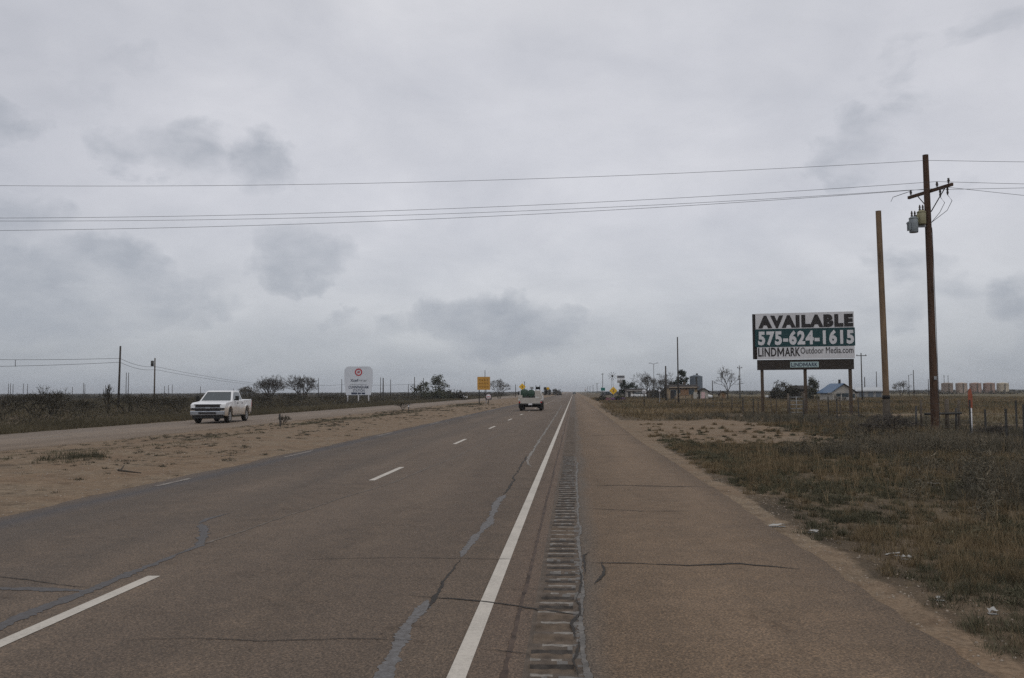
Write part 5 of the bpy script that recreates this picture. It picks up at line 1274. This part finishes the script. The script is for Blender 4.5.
# ------------------------------------------------------------------ far poles
def far_pole(label, px, top, Y, r, group, arm=0., m='polefar', name='utility_pole', lamp=0, lean=0.):
    x, zt = XZ(px, top, Y); g0 = float(ground_z(x, Y))
    t = thing(name, label, 'street light' if lamp else 'utility pole', (x, Y, g0), 0, group)
    MB().tube((0, 0, -.1), (lean, 0, zt - g0), r, r * .75, 8).build('pole', m, t)
    if arm:
        MB().box((lean, -r - .04, zt - g0 - .45), (arm, .1, .12)).build('crossarm', m, t)
        for q in (-.42, .42): MB().lathe([(0, 0), (.05, 0), (.06, .12), (0, .2)], (lean + q * arm, -r - .04, zt - g0 - .39), 6).build('insulator', 'ceramic', t)
    if lamp:
        for s in ((-1, 1) if lamp == 2 else (1,)):
            MB().tube((0, 0, zt - g0 - .15), (s * .6, 0, zt - g0 + .1), .05, n=5).box((s * .8, 0, zt - g0 + .1), (.5, .26, .14)).build('lamp_arm', 'steel', t)
    return t
LP = 'poles of the left power line'
Z1 = XZ(120.4, 346, 96)
p1 = far_pole('tall dark pole with two wires left of the white pickup', 119.6, 346, 96, .13, LP, lean=.1)
p2 = far_pole('shorter grey pole with a small pot, next right of the tall left pole', 155, 358, 128, .13, LP, m='wood')
MB().lathe([(0, 0), (.22, 0), (.22, .8), (0, .85)], (-.35, -.1, XZ(155, 366, 128)[1]), 10).build('transformer', 'darksteel', p2)
p3 = far_pole('thin far pole above the second bare tree on the left', 304, 374.5, 250, .13, LP)
def zpx(px, py, Y): x, z = XZ(px, py, Y); return Vector((x, Y, z))
for (a, b, c, d, lb) in [((-40, 359.2), (119.8, 358.3), (155, 366.5), (304, 386), 'upper of the two wires on the left poles'), ((-40, 366.8), (119.8, 362.2), (155, 369.5), (304, 387), 'lower of the two wires on the left poles')]:
    mb = MB()
    for (qa, Ya), (qb, Yb), sg in (((a, 84), (b, 96), .1), ((b, 96), (c, 128), .35), ((c, 128), (d, 250), .8)):
        m_, _ = span('', zpx(*qa, Ya), zpx(*qb, Yb), sg, .02, '', '', 20); mb.add(m_.v, m_.f, True)
    tag(mb.build('power_line', 'wire', fix=False), lb, 'power line', 'wires of the left power line')
spx = MB(); pa, pb = zpx(15.3, 360, 86), zpx(15.3, 366.5, 86); spx.tube(pa, pb, .03, n=6); tag(spx.build('line_spacer', 'wire'), 'short vertical spacer between the two left wires near the edge', 'spacer')

names = ['first', 'second', 'third', 'fourth', 'fifth', 'sixth', 'seventh', 'eighth', 'ninth', 'tenth', 'eleventh', 'twelfth', 'thirteenth', 'fourteenth', 'fifteenth', 'sixteenth', 'seventeenth', 'eighteenth', 'nineteenth', 'twentieth']
LH = [(8.6, 383.5), (10.6, 383.5), (13.2, 384), (23.4, 383.5), (27.6, 384), (72.5, 387), (83.6, 383), (85, 384), (105.6, 385), (109.6, 384), (126.4, 372.5), (128.6, 372.5), (164.5, 386), (168.5, 385), (172.3, 384.5), (200.5, 386.5)]
for i, (px, ty) in enumerate(LH):
    far_pole('thin power pole on the far left plain, %s of its row from the left edge' % names[i], px, ty, 520 if ty > 380 else 330, .20 if ty > 380 else .15, 'power poles on the left horizon', arm=0 if i % 3 else 0)
LM = [(318.5, 378, 'left of the tall white sign'), (341.8, 379, 'touching the left edge of the tall white sign'), (380.6, 377.5, 'closest to the right edge of the tall white sign'), (383.2, 378, 'right twin of the pair by the tall white sign'), (390.6, 379.5, 'thin and alone between the white sign and olive trees'), (408.4, 384, 'short, above the median stake'), (414.6, 377, 'darkest, just left of the olive trees'), (423.5, 378, 'behind the shorter olive tree'), (485, 370, 'right above the amber sign'), (515.5, 384.5, 'left of the amber diamond sign'), (524.5, 381.5, 'behind the amber diamond sign')]
for i, (px, ty, w_) in enumerate(LM):
    far_pole('distant power pole ' + w_, px, ty, 300 if i not in (3, 6) else 260, .13 if i not in (3,) else .2, 'distant poles left of the road')
mb, _ = span('', zpx(300, 385, 300), zpx(342, 384.6, 300), .3, .035, '', ''); mb.add(*(lambda q: (q.v, q.f))(span('', zpx(342, 384.6, 300), zpx(414, 384, 300), .3, .035, '', '')[0]), True)
tag(mb.build('power_line', 'wire', fix=False), 'faint far wire passing behind the tall white sign', 'power line')
RPG = 'poles of the right roadside line'
far_pole('tall thin black pole standing alone before the tan house', 677.4, 337, 128, .11, RPG)
far_pole('shorter dark pole left of the tall black pole', 665.6, 366, 150, .15, RPG)
far_pole('double armed grey street light above the bare trees', 653.6, 363.5, 198, .1, None, m='steel', name='street_light', lamp=2)
far_pole('pale pole with crossarm and pot right of the leafless tree', 739.4, 365.5, 170, .16, RPG, arm=1.0, m='steel')
far_pole('short thin pole between the two small sheds', 712.4, 380.5, 210, .12, RPG)
far_pole('dark pole with wide crossarm right of the billboard', 861, 353, 150, .11, RPG, arm=1.7)
far_pole('short pole just right of the pole with the wide crossarm', 864.5, 377, 260, .16, RPG)
far_pole('thin pole above the right end of the grey barn', 876.2, 371.5, 240, .12, RPG)
far_pole('dark thin pole right of the small far bare tree', 913.3, 370, 240, .13, RPG)
far_pole('thin pole between the far bare tree and the brown power pole', 928.2, 379, 300, .14, RPG)
ff = far_pole('small far flood light with two heads near the bare tree', 908.6, 375, 260, .09, None, m='darksteel', name='flood_light', lamp=1)
far_pole('green tinted slim pole above the green guide sign', 602.6, 373, 330, .12, RPG, arm=1.2)
for i, (px, ty, Y, w_) in enumerate([(597, 383, 700, 'nearest'), (593, 384.6, 880, 'second nearest'), (590, 386, 1060, 'third nearest'), (587.6, 386.4, 1250, 'fourth nearest'), (585.4, 387.4, 1500, 'farthest')]):
    far_pole('hazy power pole beside the distant right road edge, %s of its row' % w_, px, ty, Y, .22, 'hazy receding power poles', arm=2.2)
for px, Y, H, Wd, lb in ((545.6, 380, 3.6, 2.2, 'small dark tree right of the service truck far along the road'), (555, 420, 2.9, 3.0, 'left small dark far tree near the road vanishing point'), (559, 430, 2.8, 2.6, 'right small dark far tree near the road vanishing point'), (549, 410, 2.7, 2.2, 'small far bush between the dark far trees')):
    leafy_tree(lb, at(px, Y), Y, H, Wd, int(px), 'brush', K=500, name='far_tree', low=.1, leaf=.25, group='far trees near the vanishing point')

leafy_tree('low dark shrub at the foot of the green guide sign', at(600.5, 164), 164, .9, 2.2, 71, 'brush', K=700, name='dense_bush', low=.05, leaf=.12)
leafy_tree('low green shrub right of the yellow diamond sign', at(619, 166), 166, .9, 2.4, 72, 'olive', K=700, name='dense_bush', low=.05, leaf=.12)
leafy_tree('dark rounded tree behind the low white store building', at(632, 262), 262, 4.2, 5.5, 73, 'evergreen', K=1200, low=.15, leaf=.22, group='evergreen trees')
leafy_tree('wide dark bush row left of the tan house', at(660, 205), 205, 2.2, 6.0, 74, 'brush', K=1600, name='dense_bush', low=.05, leaf=.18)
far_car('white vehicle parked before the low dark barn', 648, 236, R(80))
far_car('dark vehicle parked beside the store sign evergreen', 615, 300, R(75), 'darksteel', 1.1)
diamond('warning_sign', 'tiny far yellow sign left of the road beyond the service truck', 548, 388.4, 330, 1.7, 'yellow')
round_sign('road_sign', 'tiny far white disc right of the road vanishing point', 585.5, 389.6, 420, 1.1, 'signwhite', None, [], 'steel')
# ------------------------------------------------------------------ litter on the verge
def litter(label, px, py, size, kind):
    x, y = G(px, py, -.03); z = float(ground_z(x, y)) + .012
    rr = random.Random(int(px)); mb = MB(); w, d = size
    n = 5; vs = [((i / (n - 1) - .5) * w, (j / 2 - .5) * d, rr.uniform(0, .03) + (.02 if kind == 'bag' else .004) * rr.random()) for j in range(3) for i in range(n)]
    low_ = [(a, b, -.006) for a, b, c in vs]
    f = [(j * n + i, j * n + i + 1, (j + 1) * n + i + 1, (j + 1) * n + i) for j in range(2) for i in range(n - 1)]
    mb.add(vs, f); mb.add(low_, [tuple(reversed(q)) for q in f])
    o = mb.build('litter', 'litter'); o.location = (x, y, z); o.rotation_euler = (0, 0, rr.uniform(-.4, .4))
    tag(o, label, 'litter', 'litter on the right verge')
litter('thin white strip of litter lying on the sand by the shoulder', 777, 526, (.22, .07), 'paper')
litter('folded grey paper on the sand right of the white strip', 813, 532, (.13, .07), 'paper')
litter('flattened pale plastic scrap in the weeds mid verge', 893, 551, (.20, .04), 'paper')
litter('crumpled white plastic right of the flattened scrap', 906, 555, (.10, .05), 'bag')
litter('small white wad near the shoulder, isolated in dark weeds', 940, 600, (.07, .05), 'bag')
litter('pale crumpled bag nearest to the bottom right corner', 993, 616, (.07, .05), 'bag')
litter('white bag in the tall weeds below the brown power pole', 935, 480, (.30, .18), 'bag')
litter('pale scrap left of the white bag under the power pole', 917, 476, (.18, .1), 'paper')
litter('white scrap on the sand by the driveway and gate', 802, 419, (.5, .3), 'bag')

# ------------------------------------------------------------------ air
hz = MB().box((0, 1900, 13), (7400, 8200, 30))
ho = hz.build('haze', None)
m, t, b = new_mat('haze_air'); t.nodes.remove(b)
pv = N(t, 'ShaderNodeVolumePrincipled'); pv.inputs['Color'].default_value = (.80, .85, .92, 1); pv.inputs['Density'].default_value = .0002; pv.inputs['Anisotropy'].default_value = .2
t.links.new(pv.outputs[0], t.nodes['Material Output'].inputs['Volume'])
ho.data.materials.append(m); tag(ho, kind='stuff')
